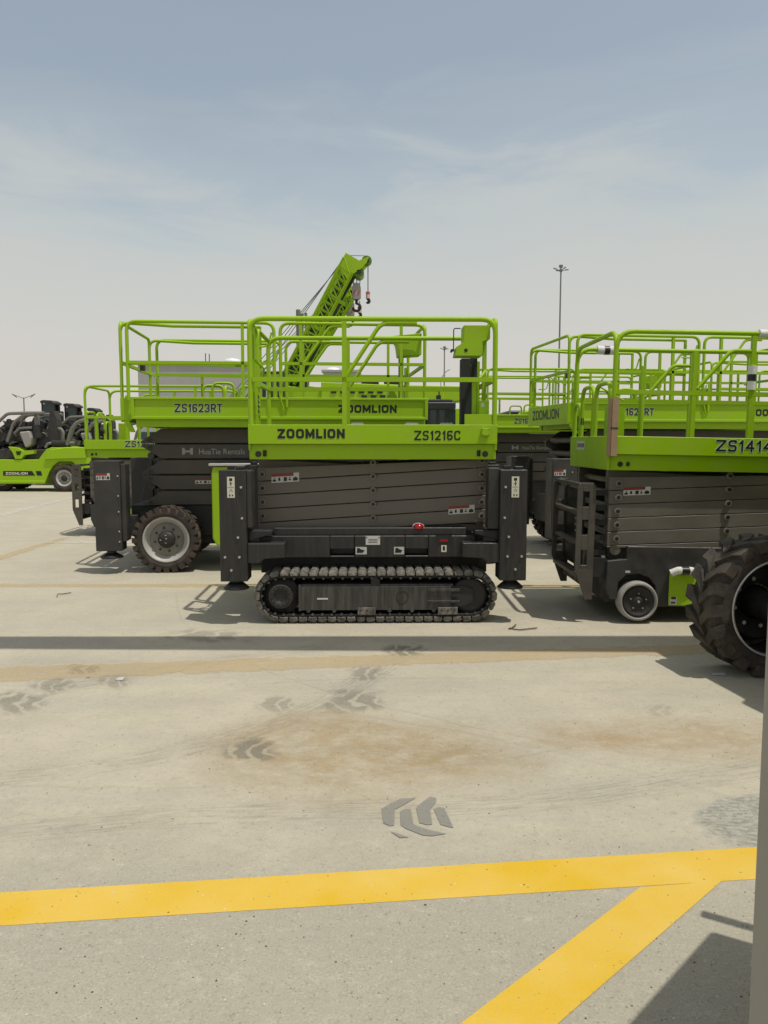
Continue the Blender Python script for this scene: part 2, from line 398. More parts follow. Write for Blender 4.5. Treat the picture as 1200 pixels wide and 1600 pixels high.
    # fine grit
    n_w = noise(7, 9, .72, (1, 1.6, 1), (2, 1, 0))
    base = mix(mr(n_w, .52, .72, 0, .42), base, (.31, .29, .235))
    base = mix(mr(n_w, .46, .28, 0, .40), base, (.56, .52, .425))
    base = mix(mr(n_fine, .53, .72, 0, .42), base, (.23, .215, .175))
    base = mix(mr(n_fine, .44, .28, 0, .35), base, (.55, .515, .43))
    base = mix(mth('MULTIPLY', mr(n_grit, .54, .72, 0, .62), mth('ADD', mth('MULTIPLY', bare, .5), .5)), base, (.165, .155, .125))
    base = mix(mth('MULTIPLY', mr(n_grit, .44, .29, 0, .52), mth('ADD', mth('MULTIPLY', bare, .5), .5)), base, (.60, .57, .48))
    base = mix(mr(n_sp, .735, .76, 0, .65), base, (.075, .065, .05))
    L(base, b.inputs['Base Color']); b.inputs['Roughness'].default_value = .9; b.inputs['Specular IOR Level'].default_value = .15
    bp = N('ShaderNodeBump'); bp.inputs['Strength'].default_value = .55; bp.inputs['Distance'].default_value = .012
    L(mth('ADD', mth('MULTIPLY', n_grit, .5), mth('MULTIPLY', n_fine, .7)), bp.inputs['Height']); L(bp.outputs[0], b.inputs['Normal'])
    return m
g = MB(); GM = ground_material()
g.add([(-1500, -60, 0), (1500, -60, 0), (1500, 2500, 0), (-1500, 2500, 0)], [(0, 1, 2, 3)], GM)
tag(g.build('ground'), kind='structure')

def paint_material(name, c1, c2, worn, fade=0.0, edge=0.0, sc=9):
    m = bpy.data.materials.new(name); m.use_nodes = True; t = m.node_tree; b = t.nodes['Principled BSDF']; N = t.nodes.new; L = t.links.new
    c = N('ShaderNodeTexCoord')
    n = N('ShaderNodeTexNoise'); n.inputs['Scale'].default_value = 2.2; n.inputs['Detail'].default_value = 5; L(c.outputs['Object'], n.inputs['Vector'])
    n2 = N('ShaderNodeTexNoise'); n2.inputs['Scale'].default_value = sc; n2.inputs['Detail'].default_value = 8; n2.inputs['Roughness'].default_value = .7; L(c.outputs['Object'], n2.inputs['Vector'])
    r = N('ShaderNodeMapRange'); r.inputs['From Min'].default_value = .35; r.inputs['From Max'].default_value = .68; L(n.outputs['Fac'], r.inputs['Value'])
    x = N('ShaderNodeMix'); x.data_type = 'RGBA'; x.inputs['A'].default_value = (*c1, 1); x.inputs['B'].default_value = (*c2, 1); L(r.outputs[0], x.inputs['Factor'])
    n3 = N('ShaderNodeTexNoise'); n3.inputs['Scale'].default_value = 90; n3.inputs['Detail'].default_value = 3; L(c.outputs['Object'], n3.inputs['Vector'])
    r3 = N('ShaderNodeMapRange'); r3.inputs['From Min'].default_value = .55; r3.inputs['From Max'].default_value = .8; r3.inputs['To Max'].default_value = .35; L(n3.outputs['Fac'], r3.inputs['Value'])
    x3 = N('ShaderNodeMix'); x3.data_type = 'RGBA'; x3.inputs['B'].default_value = (.42, .37, .27, 1); L(x.outputs['Result'], x3.inputs['A']); L(r3.outputs[0], x3.inputs['Factor'])
    L(x3.outputs['Result'], b.inputs['Base Color']); b.inputs['Roughness'].default_value = .75; b.inputs['Specular IOR Level'].default_value = .2
    # worn-through spots, and wear along the strip's edges (edge distance is stored as an attribute)
    at = N('ShaderNodeAttribute'); at.attribute_name = 'rim'
    ad = N('ShaderNodeMath'); ad.operation = 'MULTIPLY_ADD'; ad.inputs[1].default_value = edge; L(at.outputs['Fac'], ad.inputs[0]); L(n2.outputs['Fac'], ad.inputs[2])
    w = N('ShaderNodeMapRange'); w.inputs['From Min'].default_value = worn; w.inputs['From Max'].default_value = worn + .12; w.inputs['To Min'].default_value = 1 - fade; w.inputs['To Max'].default_value = 0
    L(ad.outputs[0], w.inputs['Value']); L(w.outputs[0], b.inputs['Alpha'])
    bp = N('ShaderNodeBump'); bp.inputs['Strength'].default_value = .3; bp.inputs['Distance'].default_value = .006; L(n3.outputs['Fac'], bp.inputs['Height']); L(bp.outputs[0], b.inputs['Normal'])
    return m
YLINE = paint_material('yellow_line_paint', (.61, .385, .022), (.65, .45, .10), .72, 0, .13, 45)
YFAINT = paint_material('faded_yellow_paint', (.60, .45, .23), (.57, .45, .26), .58, .60, .22, 5)
WLINE = paint_material('faded_white_paint', (.62, .60, .52), (.58, .55, .47), .50, .3, .2, 6)
def strip(name, pts, mt, z, n=40):
    """flat painted strip between two edges (a0..a1) and (b0..b1), cut in cells, with an edge attribute"""
    a0, a1, b1, b0 = [Vector(p) for p in pts]
    vs = []; rim = []; fs = []; K = 7
    for i in range(n + 1):
        s = i / n
        for k in range(K):
            t = k / (K - 1); p = a0.lerp(a1, s).lerp(b0.lerp(b1, s), t); vs.append((p.x, p.y, z)); rim.append(max(0, abs(2 * t - 1) - .6) / .4 * 1.0 if k in (0, K - 1) else 0)
    for i in range(n):
        for k in range(K - 1): fs.append((i * K + k, i * K + k + 1, (i + 1) * K + k + 1, (i + 1) * K + k))
    me = bpy.data.meshes.new(name); me.from_pydata(vs, [], fs); me.materials.append(mt)
    at = me.attributes.new('rim', 'FLOAT', 'POINT'); at.data.foreach_set('value', rim)
    bm = bmesh.new(); bm.from_mesh(me); bmesh.ops.recalc_face_normals(bm, faces=bm.faces)
    if bm.faces and sum(f.normal.z for f in bm.faces) < 0: bmesh.ops.reverse_faces(bm, faces=bm.faces)
    bm.to_mesh(me); bm.free()
    o = bpy.data.objects.new(name, me); COL.objects.link(o); tag(o, kind='structure'); return o
a, b_ = G(0, 1395), G(1180, 1324); c_, d_ = G(0, 1447), G(1180, 1374)
e1 = (b_ - a); e2 = (d_ - c_)
strip('yellow_line', (a - e1, b_ + e1 * .6, d_ + e2 * .6, c_ - e2), YLINE, .0012, 90)
p1, p2, p3, p4 = G(1000, 1387), G(720, 1600), G(872, 1600), G(1128, 1377)
d1 = (p2 - p1); d2 = (p3 - p4)
strip('yellow_line', (p1 + d1 * .0, p2 + d1 * .5, p3 + d2 * .5, p4), YLINE, .0022, 30)
strip('faded_line', (G(-400, 1054), G(1180, 1003), G(1180, 1019), G(-400, 1082)), YFAINT, .004, 90)
strip('faded_line', (G(-300, 911), G(1000, 913), G(1000, 919), G(-300, 917)), YFAINT, .004, 60)
strip('faded_line', (G(70, 846), G(1000, 847), G(1000, 849.5), G(70, 849.5)), WLINE, .004, 60)
strip('faded_line', (G(-60, 884), G(95, 840), G(112, 840), G(-60, 895)), YFAINT, .006, 30)
strip('faded_line', (G(-60, 818), G(125, 773), G(132, 774), G(-60, 824)), WLINE, .004, 30)

# tyre prints: dark tread marks pressed in the dust
PRINT = paint_material('tread_mark', (.235, .23, .198), (.26, .25, .215), .60, .12, .25, 30)
PRINT_SOFT = paint_material('soft_tread_mark', (.315, .30, .25), (.34, .32, .27), .46, .30, .25, 9)
def tread(name, polys, mt, z):
    m = MB()
    for poly in polys: m.add([(p.x, p.y, z) for p in poly], [tuple(range(len(poly)))], mt)
    o = m.build(name)
    for p in o.data.polygons:
        if p.normal.z < 0: p.flip()
    tag(o, kind='structure'); return o
def T_(l): return [G(540 + x * 220 / 1200, 1220 + y * 110 / 600) for x, y in l]
tread('tyre_mark', [T_([(305, 240), (470, 155), (600, 150), (420, 250), (415, 385), (380, 390), (320, 365)]),
                    T_([(465, 265), (500, 245), (555, 245), (580, 375), (640, 400), (740, 430), (860, 455), (740, 475), (660, 470), (510, 410), (470, 380)]),
                    T_([(600, 235), (640, 195), (720, 140), (775, 150), (770, 190), (720, 250), (740, 375), (700, 380), (630, 365)]),
                    T_([(750, 245), (790, 228), (840, 235), (920, 405), (880, 398), (810, 378)]),
                    T_([(380, 435), (440, 452), (545, 488), (460, 490)])], PRINT, .0035)
def smudge_material():
    m = bpy.data.materials.new('smudged_tread_mark'); m.use_nodes = True; t = m.node_tree; b = t.nodes['Principled BSDF']; N = t.nodes.new; L = t.links.new
    def mth(op, a, b2, c2=None):
        x = N('ShaderNodeMath'); x.operation = op
        for k, q in enumerate((a, b2, c2)):
            if q is None: continue
            if isinstance(q, (int, float)): x.inputs[k].default_value = q
            else: L(q, x.inputs[k])
        return x.outputs[0]
    uv = N('ShaderNodeAttribute'); uv.attribute_name = 'print_uv'; sp = N('ShaderNodeSeparateXYZ'); L(uv.outputs['Vector'], sp.inputs[0])
    c = N('ShaderNodeTexCoord'); n = N('ShaderNodeTexNoise'); n.inputs['Scale'].default_value = 5; n.inputs['Detail'].default_value = 6; L(c.outputs['Object'], n.inputs['Vector'])
    n2 = N('ShaderNodeTexNoise'); n2.inputs['Scale'].default_value = 60; n2.inputs['Detail'].default_value = 4; L(c.outputs['Object'], n2.inputs['Vector'])
    ln = N('ShaderNodeVectorMath'); ln.operation = 'LENGTH'; cut = N('ShaderNodeCombineXYZ'); L(sp.outputs[0], cut.inputs[0]); L(sp.outputs[1], cut.inputs[1]); L(cut.outputs[0], ln.inputs[0])
    d = mth('ADD', ln.outputs['Value'], mth('MULTIPLY', mth('SUBTRACT', n.outputs['Fac'], .5), 1.3))
    f = N('ShaderNodeMapRange'); f.interpolation_type = 'SMOOTHSTEP'; f.inputs['From Min'].default_value = .95; f.inputs['From Max'].default_value = .45; L(d, f.inputs['Value'])
    ph = mth('ADD', mth('MULTIPLY', sp.outputs[0], 1.75), mth('ADD', mth('MULTIPLY', mth('ABSOLUTE', mth('ADD', sp.outputs[1], .1), 0), -.9), mth('MULTIPLY', n.outputs['Fac'], 2.3)))
    fr = mth('FRACT', ph, 0); tri = mth('ABSOLUTE', mth('SUBTRACT', fr, .5), 0)
    st = N('ShaderNodeMapRange'); st.interpolation_type = 'SMOOTHSTEP'; st.inputs['From Min'].default_value = .30; st.inputs['From Max'].default_value = .40; st.inputs['To Min'].default_value = 1; st.inputs['To Max'].default_value = .12; L(tri, st.inputs['Value'])
    a = mth('MULTIPLY', mth('MULTIPLY', f.outputs[0], st.outputs[0]), mth('MULTIPLY', sp.outputs[2], mth('ADD', mth('MULTIPLY', n2.outputs['Fac'], .9), .45)))
    L(a, b.inputs['Alpha']); b.inputs['Base Color'].default_value = (.20, .19, .155, 1); b.inputs['Roughness'].default_value = .95; b.inputs['Specular IOR Level'].default_value = .1
    return m
SMUDGE = smudge_material()
def smudge(u, v, w, hgt, k, z):
    me = bpy.data.meshes.new('tyre_mark'); q = [G(u - w * .2, v - hgt * .3, z), G(u + w * 1.2, v - hgt * .3, z), G(u + w * 1.2, v + hgt * 1.3, z), G(u - w * .2, v + hgt * 1.3, z)]
    me.from_pydata([tuple(p) for p in q], [], [(3, 2, 1, 0)]); me.materials.append(SMUDGE)
    at = me.attributes.new('print_uv', 'FLOAT_VECTOR', 'POINT'); e = 1.3
    at.data.foreach_set('vector', [-e, e, k, e, e, k, e, -e, k, -e, -e, k])
    o = bpy.data.objects.new('tyre_mark', me); COL.objects.link(o); tag(o, kind='structure')
for k, (u, v, w, hh, a) in enumerate(((338, 1154, 104, 40, .85), (492, 1078, 118, 34, .62), (533, 1040, 72, 26, .55), (-30, 1082, 108, 34, .6), (42, 1060, 82, 24, .5), (148, 1054, 66, 22, .42), (386, 1088, 80, 24, .45), (95, 1038, 66, 16, .4), (594, 1006, 74, 20, .8), (240, 984, 170, 20, .5), (1000, 1100, 60, 20, .25))):
    smudge(u, v, w, hh, a * .55, .0046 + .0004 * (k % 2))

def lane_material():
    m = bpy.data.materials.new('wheel_lane'); m.use_nodes = True; t = m.node_tree; b = t.nodes['Principled BSDF']; N = t.nodes.new; L = t.links.new
    uv = N('ShaderNodeAttribute'); uv.attribute_name = 'print_uv'; sp = N('ShaderNodeSeparateXYZ'); L(uv.outputs['Vector'], sp.inputs[0])
    mp2 = N('ShaderNodeMapping'); mp2.inputs['Scale'].default_value = (2.2, 9, 1); L(uv.outputs['Vector'], mp2.inputs[0])
    n = N('ShaderNodeTexNoise'); n.inputs['Scale'].default_value = 1.6; n.inputs['Detail'].default_value = 8; n.inputs['Roughness'].default_value = .7; L(mp2.outputs[0], n.inputs['Vector'])
    r = N('ShaderNodeMapRange'); r.inputs['From Min'].default_value = .47; r.inputs['From Max'].default_value = .72; r.inputs['To Max'].default_value = .42; L(n.outputs['Fac'], r.inputs['Value'])
    e = N('ShaderNodeMath'); e.operation = 'ABSOLUTE'; L(sp.outputs[1], e.inputs[0])
    f = N('ShaderNodeMapRange'); f.interpolation_type = 'SMOOTHSTEP'; f.inputs['From Min'].default_value = 1; f.inputs['From Max'].default_value = .35; L(e.outputs[0], f.inputs['Value'])
    x = N('ShaderNodeMath'); x.operation = 'MULTIPLY'; L(r.outputs[0], x.inputs[0]); L(f.outputs[0], x.inputs[1]); L(x.outputs[0], b.inputs['Alpha'])
    b.inputs['Base Color'].default_value = (.27, .25, .20, 1); b.inputs['Roughness'].default_value = .95; b.inputs['Specular IOR Level'].default_value = .1
    return m
LANE = lane_material()
def lane(pts, w, z):
    c = fillet([G(u, v, z) for u, v in pts], 4, 8); vs = []; uv = []; fs = []; L0 = 0
    for i, p in enumerate(c):
        a, b = c[max(i - 1, 0)], c[min(i + 1, len(c) - 1)]; tt = (b - a).normalized(); nn = Vector((-tt.y, tt.x, 0))
        if i: L0 += (p - c[i - 1]).length
        for k in (-1, 1): vs.append(tuple(p + nn * w / 2 * k)); uv += [L0, k, 0]
    for i in range(len(c) - 1): fs.append((2 * i, 2 * i + 1, 2 * i + 3, 2 * i + 2))
    me = bpy.data.meshes.new('wheel_lane'); me.from_pydata(vs, [], fs); me.materials.append(LANE)
    at = me.attributes.new('print_uv', 'FLOAT_VECTOR', 'POINT'); at.data.foreach_set('vector', uv)
    for p in me.polygons:
        if p.normal.z < 0: p.flip()
    o = bpy.data.objects.new('wheel_lane', me); COL.objects.link(o); tag(o, kind='structure')
lane([(-300, 1130), (60, 1082), (330, 1034), (520, 1008)], .34, .0027)
lane([(-300, 1240), (250, 1190), (520, 1098), (640, 1012)], .34, .0030)
lane([(-200, 1320), (300, 1270), (800, 1262), (1300, 1180)], .30, .0025)

# loose grit and small stones
gm = MB(); STONE = mat('stone', (.07, .06, .045), .9); STONE2 = mat('pale_stone', (.6, .57, .5), .9); DUSTY = mat('dusty_stone', (.28, .25, .19), .9)
for i in range(2600):
    y = 1.9 + (random.random() ** 1.6) * 9; x = random.uniform(-.62, .62) * y * .95
    r = random.choice((.0018, .0022, .0026, .003, .004)) * (1 if random.random() < .97 else 1.9)
    k = random.random(); mt = STONE if k < .22 else STONE2 if k < .45 else DUSTY
    a = random.uniform(0, 6.28); vs = []
    for j in range(5):
        rr = r * random.uniform(.7, 1.2); vs.append((x + rr * math.cos(a + j * 1.257), y + rr * math.sin(a + j * 1.257), 0.001))
    vs.append((x + random.uniform(-.3, .3) * r, y, .001 + r * random.uniform(.5, 1)))
    gm.add(vs, [(j, (j + 1) % 5, 5) for j in range(5)] + [(4, 3, 2, 1, 0)], mt)
tag(gm.build('gravel'), label='scattered loose grit and tiny stones on the dusty concrete yard', cat='gravel', kind='stuff')
def wire(pts, label, r=.005):
    m = MB(); q = [G(u, v, .012) for u, v in pts]; m.tube(q, r, mat('rusty_wire', (.10, .075, .055), .7), n=6)
    tag(m.build('bent_wire'), label, 'wire', 'bent wires lying on the yard')
wire([(89, 932), (90, 928), (98, 928), (111, 926)], 'short bent rusty wire on the ground left of the wheeled lifts')
wire([(806, 976), (800, 981), (795, 982), (812, 984), (839, 981)], 'bent rusty wire on the ground right of the tracked lift', .006)
for u, v, s, lab in ((1124, 1055, .05, 'tiny pale scrap of paper in the shadow beside the big tyre'), (650, 1008, .0, ''), (186, 1062, .03, 'tiny white paper scrap on the sunny ground at the left')):
    if s:
        m = MB(); p = G(u, v, .004); m.add([(p.x - s, p.y, .004), (p.x + s, p.y - .015, .006), (p.x + s * .9, p.y + .04, .012), (p.x - s * .8, p.y + .045, .006)], [(0, 1, 2, 3)], WHITE)
        tag(m.build('paper_scrap'), lab, 'litter', 'scraps of litter on the yard')

# ------------------------------------------------------------------ shared lift parts
def decal_wide(m, x, y, z, w=.26, h=.085):
    m.box(x, x + w, y - .002, y, z, z + h, WHITE)
    m.box(x, x + w * .8, y - .0032, y - .0021, z + h * .66, z + h, RED)
    for k, (a, b2) in enumerate(((.04, .16), (.24, .32), (.44, .56), (.62, .70), (.78, .95))):
        m.box(x + w * a, x + w * b2, y - .0032, y - .0021, z + h * (.12 + .06 * (k % 2)), z + h * (.36 + .1 * (k % 3)), INK)
        m.cyl((x + w * (a + b2) / 2, y - .0033, z + h * .5), (x + w * (a + b2) / 2, y - .0021, z + h * .5), h * .08, INK, 6)
def decal_tall(m, x, y, z, w=.062, h=.185):
    m.box(x, x + w, y - .002, y, z, z + h, mat_label)
    m.box(x + w * .3, x + w * .7, y - .0032, y - .0021, z + h * .8, z + h * .93, INK)
    m.box(x + w * .45, x + w * .55, y - .0032, y - .0021, z + h * .56, z + h * .78, INK)
    m.box(x + w * .3, x + w * .7, y - .0032, y - .0021, z + h * .66, z + h * .69, INK)
    m.box(x + w * .1, x + w * .9, y - .0032, y - .0021, z + h * .49, z + h * .505, INK)
    m.tube([(x + w * .3, y - .003, z + h * .28), (x + w * .5, y - .003, z + h * .42), (x + w * .72, y - .003, z + h * .3)], .002, INK, 4)
    m.box(x + w * .25, x + w * .4, y - .0032, y - .0021, z + h * .06, z + h * .17, INK); m.box(x + w * .6, x + w * .78, y - .0032, y - .0021, z + h * .08, z + h * .15, INK)
mat_label = mat('cream_label', (.62, .60, .48), .5)

def make_wheel(root, cx, yo, cz, r, w, rim_r, kind, side=-1, yaw=0, n=48):
    """wheel whose outer face is at y = yo; side -1 faces the camera"""
    sg = 1 if side < 0 else -1                                     # inward direction along y
    Y = lambda t: sg * t
    M = Matrix.Rotation(yaw, 3, 'Z')
    ctr = Vector((cx, yo + sg * w / 2, cz))
    def fin(mb):
        mb.v = [tuple(ctr + M @ (Vector(v) - ctr)) for v in mb.v]; return mb
    c = (cx, yo, cz)
    t = MB()
    tread_m = {'rt': TREAD, 'big': TREAD_BIG, 'solid': GTYRE, 'dark': TYRE}[kind]; side_m = {'solid': GTYRE}.get(kind, TYRE)
    lug = {'rt': .024, 'big': .032, 'solid': .006, 'dark': .012}[kind]
    rb = r - lug
    t.lathe([(rim_r, Y(.035)), (rim_r + .012, Y(.008)), (rim_r + (rb - rim_r) * .45, Y(-.006)), (rb * .965, Y(.012)), (rb * .99, Y(.035))], c, side_m, n)
    t.lathe([(rb * .99, Y(.035)), (rb, Y(.06)), (rb, Y(w - .06)), (rb * .99, Y(w - .035))], c, tread_m, n)
    t.lathe([(rb * .99, Y(w - .035)), (rb * .965, Y(w - .01)), (rim_r + .012, Y(w)), (rim_r, Y(w - .03))], c, side_m, n)
    t.lathe([(rim_r, Y(w - .03)), (rim_r, Y(.035))], c, side_m, n)
    nl = {'rt': 24, 'big': 19, 'solid': 30, 'dark': 26}[kind]
    def lugs(a, y0, y1, r0, r1, th, skew, th2=None):
        th2 = th2 or th; vs = []
        for (yy, aa, tt) in ((y0, a, th), (y1, a + skew, th2)):
            for rr, f in ((r0, 1.0), (r1, .86)):
                for sgn in (-1, 1):
                    q = aa + sgn * tt * f / 2; vs.append((cx + rr * math.cos(q), yo + Y(yy), cz + rr * math.sin(q)))
        t.add(vs, [(0, 1, 3, 2), (4, 6, 7, 5), (0, 4, 5, 1), (2, 3, 7, 6), (0, 2, 6, 4), (1, 5, 7, 3)], tread_m)
    for k in range(nl):
        a = 2 * math.pi * k / nl; st = 2 * math.pi / nl
        if kind == 'solid':
            continue
        if kind in ('rt', 'big'):
            # an outer shoulder block running down the side, then a bar slanting to the middle
            lugs(a, -.004, w * .20, rb - .045, r, st * .68, st * .12)
            lugs(a + st * .12, w * .20, w * .52, rb - .01, r, st * .60, st * .62, st * .44)
            lugs(a + st * .5, w + .004, w * .80, rb - .045, r, st * .62, st * .12)
            lugs(a + st * .62, w * .80, w * .48, rb - .01, r, st * .60, st * .62, st * .44)
            if kind == 'big': lugs(a + st * .06, -.012, -.002, rb * .83, r * .985, st * .30, 0)
        else:
            lugs(a, .01, w * .45, rb - .02, r, st * .5, st * .3); lugs(a + st * .5, w - .01, w * .55, rb - .02, r, st * .5, st * .3)
    o = fin(t).build('wheel', root)
    rm = MB()
    if kind == 'solid':
        rm.lathe([(rim_r, Y(.012)), (rim_r - .012, Y(.006)), (rim_r - .02, Y(.02)), (.045, Y(.024)), (.04, Y(.012)), (0.001, Y(.012))], c, BLACK, n)
        for k in range(5):
            a = k * 1.2566 + .3; rm.cyl((cx + .075 * math.cos(a), yo + Y(.025), cz + .075 * math.sin(a)), (cx + .075 * math.cos(a), yo + Y(.014), cz + .075 * math.sin(a)), .007, BOLT, 6)
        rm.cyl((cx, yo + Y(.012), cz), (cx, yo + Y(.004), cz), .012, BOLT, 8)
    else:
        ro = BLACK if kind == 'big' else RIM; ri = RIMIN if kind != 'big' else BLACK
        d = {'rt': .10, 'big': .16, 'dark': .06}[kind]
        rm.lathe([(rim_r + .004, Y(w - .03)), (rim_r + .006, Y(w + .004)), (rim_r - .008, Y(w + .004)), (rim_r - .014, Y(w - .03))], c, STEEL, n)
        rm.lathe([(rim_r + .004, Y(.034)), (rim_r - .004, Y(.012)), (rim_r - .022, Y(.014)), (rim_r - .03, Y(.03))], c, ro if kind != 'big' else RIMIN, n)
        rm.lathe([(rim_r - .03, Y(.03)), (rim_r * .80, Y(d * .85)), (rim_r * .74, Y(d))], c, ro, n)
        rm.lathe([(rim_r * .74, Y(d)), (rim_r * .66, Y(d * .80)), (rim_r * .40, Y(d * .72)), (rim_r * .38, Y(d * .6))], c, ri, n)
        rm.lathe([(rim_r * .38, Y(d * .6)), (rim_r * .34, Y(d * .25)), (rim_r * .12, Y(d * .15)), (.001, Y(d * .15))], c, BLACK, 24)
        for k in range(8):
            a = k * math.pi / 4 + .2; q = rim_r * .52
            rm.cyl((cx + q * math.cos(a), yo + Y(d * .80), cz + q * math.sin(a)), (cx + q * math.cos(a), yo + Y(d * .55), cz + q * math.sin(a)), rim_r * .045, BLACK if kind == 'rt' else BOLT, 6)
        if kind == 'rt':
            for k in range(10):
                a = random.uniform(0, 6.28); q = rim_r * random.uniform(.05, .25)
                rm.box(cx + q * math.cos(a) - .01, cx + q * math.cos(a) + .012, yo + Y(d * .13), yo + Y(d * .2), cz + q * math.sin(a) - .004, cz + q * math.sin(a) + .006, BOLT if k < 4 else PIN)
    fin(rm).build('rim', o)
    return o

def loop_x(m, x0, x1, y, z0, z1, r=.021, fil=.13):                    # an upright hoop in the x-z plane
    m.tube(fillet([(x0, y, z0), (x0, y, z1), (x1, y, z1), (x1, y, z0)], fil), r, GREEN, 9)
def loop_y(m, x, y0, y1, z0, z1, r=.021, fil=.13):
    m.tube(fillet([(x, y0, z0), (x, y0, z1), (x, y1, z1), (x, y1, z0)], fil), r, GREEN, 9)
def bar(m, p0, p1, r=.019, mt=None): m.tube([p0, p1], r, mt or GREEN, sq=True)

# ------------------------------------------------------------------ tracked scissor lift (middle)
def tracked_lift(loc, rz):
    root = empty('tracked_scissor_lift', loc, rz)
    tag(root, 'lime green scissor lift on crawler tracks with dark outriggers, front middle', 'scissor lift')
    # --- platform
    m = MB(); L0, L1 = -1.145, 1.145; yn, yf = -.70, .66
    m.box(L0, L1, yn, yn + .02, 1.657, 1.835, GREEN); m.box(L0, L1, yf - .02, yf, 1.657, 1.835, GREEN)
    m.box(L0, L0 + .02, yn + .02, yf - .02, 1.60, 1.835, GREEN); m.box(L1 - .02, L1, yn + .02, yf - .02, 1.60, 1.835, GREEN)
    m.box(L0 + .004, L1 - .004, yn + .045, yn + .18, 1.515, 1.657, GREEN); m.box(L0 + .004, L1 - .004, yf - .16, yf - .018, 1.515, 1.657, GREEN)
    m.box(L0 + .022, L1 - .022, yn + .022, yf - .022, 1.662, 1.69, DARK2)
    for x in (-1.0, 1.0): m.box(x - .04, x + .04, yn + .16, yf - .16, 1.52, 1.655, GREEN)
    plat = m.build('platform', root, .004)
    for x, s in ((-1.06, 1), (1.04, -1)):
        h = MB(); h.cyl((x, yn + .044, 1.565), (x, yn + .036, 1.565), .027, PIN, 16); h.cyl((x, yn + .0365, 1.565), (x, yn + .032, 1.565), .017, DARK2, 12)
        x2 = x + s * .06
        h.tube([(x2, yn + .040, 1.545), (x2, yn + .040, 1.60)], .017, PIN, 8); h.build('access_hole', plat)
    t = MB(); t.block('ZOOMLION', (-.875, yn - .0003, 1.708), .088, INK, .615, .25); t.build('lettering', plat)
    t = MB(); t.block('ZS1216C', (.378, yn - .0003, 1.692), .088, INK, .425, .17); t.build('lettering', plat)
    b2 = MB(); b2.box(.995, 1.07, yn - .04, yn - .0003, 1.735, 1.80, GREEN)
    for x in (1.002, 1.062):
        for z in (1.742, 1.793): b2.cyl((x, yn - .044, z), (x, yn - .04, z), .004, PIN, 6)
    b2.build('socket_box', plat, .004)
    # --- guard rails
    r = MB(); zt = 2.79; ya, yb = yn + .022, yf - .022
    for y in (ya, yb):
        r.tube(fillet([(-1.12, y, 1.80), (-1.12, y, zt), (1.12, y, zt), (1.12, y, 1.80)], .13), .0235, GREEN, 10)
        bar(r, (-1.10, y, 2.245), (1.10, y, 2.245), .021)
        bar(r, (-.262, y, 1.835), (-.262, y, zt - .02), .021)
        r.tube(fillet([(-.245, y, 2.27), (.075, y, zt - .035), (.40, y, zt - .035)], .14), .020, GREEN, 9)
    r.tube(fillet([(1.12, ya, 2.66), (1.12, ya, zt), (1.12, yb, zt), (1.12, yb, 2.66)], .1), .0225, GREEN, 9)
    bar(r, (1.12, ya, 2.245), (1.12, yb, 2.245))
    bar(r, (1.085, -.25, 1.835), (1.085, -.25, 2.77)); bar(r, (1.085, .2, 1.835), (1.085, .2, 2.5))
    r.build('guard_rail', root)
    gt = MB()
    gt.tube(fillet([(-1.12, ya, 2.60), (-1.12, ya, zt), (-1.12, -.28, zt - .06), (-1.12, -.28, 2.60)], .1), .0225, GREEN, 9)
    gt.tube(fillet([(-1.12, -.20, 1.80), (-1.12, -.20, zt - .03), (-1.12, yb, zt - .03)], .1), .0225, GREEN, 9)
    bar(gt, (-1.12, -.28, 1.80), (-1.12, -.28, 2.65)); bar(gt, (-1.12, -.20, 2.245), (-1.12, yb, 2.245))
    bar(gt, (-1.10, ya + .06, 1.80), (-1.10, ya + .06, 2.72), .014)
    gt.tube(fillet([(-1.10, ya + .05, 2.44), (-1.02, ya + .18, 2.36), (-1.04, ya + .30, 2.30)], .05), .012, GREEN, 7)
    for z in (1.93, 2.02, 2.2): gt.box(-1.135, -1.09, -.30, -.22, z, z + .045, GREEN)
    for k in range(9): gt.tube(fillet([(-1.06, ya + .09 + .006 * (k % 2), 2.14 - .022 * k), (-1.06, ya + .09 - .008 * (k % 2), 2.118 - .022 * k), (-1.055, ya + .09, 2.10 - .022 * k)], .006), .006, DARK2 if k % 2 else GREEN, 5)
    gt.build('entry_gate', root)
    c = MB()                                                          # the operator's box hung from the right end
    c.prism([(.845, 2.755), (1.09, 2.755), (1.09, 2.63), (1.02, 2.605), (1.02, 2.475), (.765, 2.475), (.78, 2.56), (.845, 2.60)], -.56, -.34, GREEN)
    c.cyl((.865, -.563, 2.525), (.865, -.556, 2.525), .017, PIN, 12)
    c.box(.735, .752, -.50, -.40, 2.52, 2.545, PIN)
    c.tube(fillet([(.765, -.42, 2.53), (.765, -.42, 2.745), (.83, -.42, 2.745)], .02), .006, DARK2, 6)
    c.build('control_box', root, .006)
    c = MB(); c.box(.88, .965, -.10, .05, 1.84, 2.50, CHAIN); c.box(.985, 1.05, -.02, .08, 1.95, 2.74, CHAIN)
    c.box(.965, .985, -.08, 0, 1.9, 2.44, BLACK); c.build('cable_tower', root, .004)
    c = MB(); c.box(.845, 1.09, yn + .004, yn + .05, 1.836, 1.93, GREEN); c.box(.985, 1.075, yn + .06, yn + .12, 1.93, 2.06, GREEN)
    c.box(1.0, 1.03, yn + .0575, yn + .0595, 2.0, 2.035, PLATE); c.tube(fillet([(.96, -.5, 1.93), (.96, -.5, 2.22), (1.09, -.3, 2.36)], .06), .014, GREEN, 7)
    c.box(.93, .97, -.56, -.52, 1.93, 2.23, GREEN); c.box(.985, 1.0, -.5, -.48, 1.93, 2.2, GREEN)
    c.build('junction_box', root, .003)
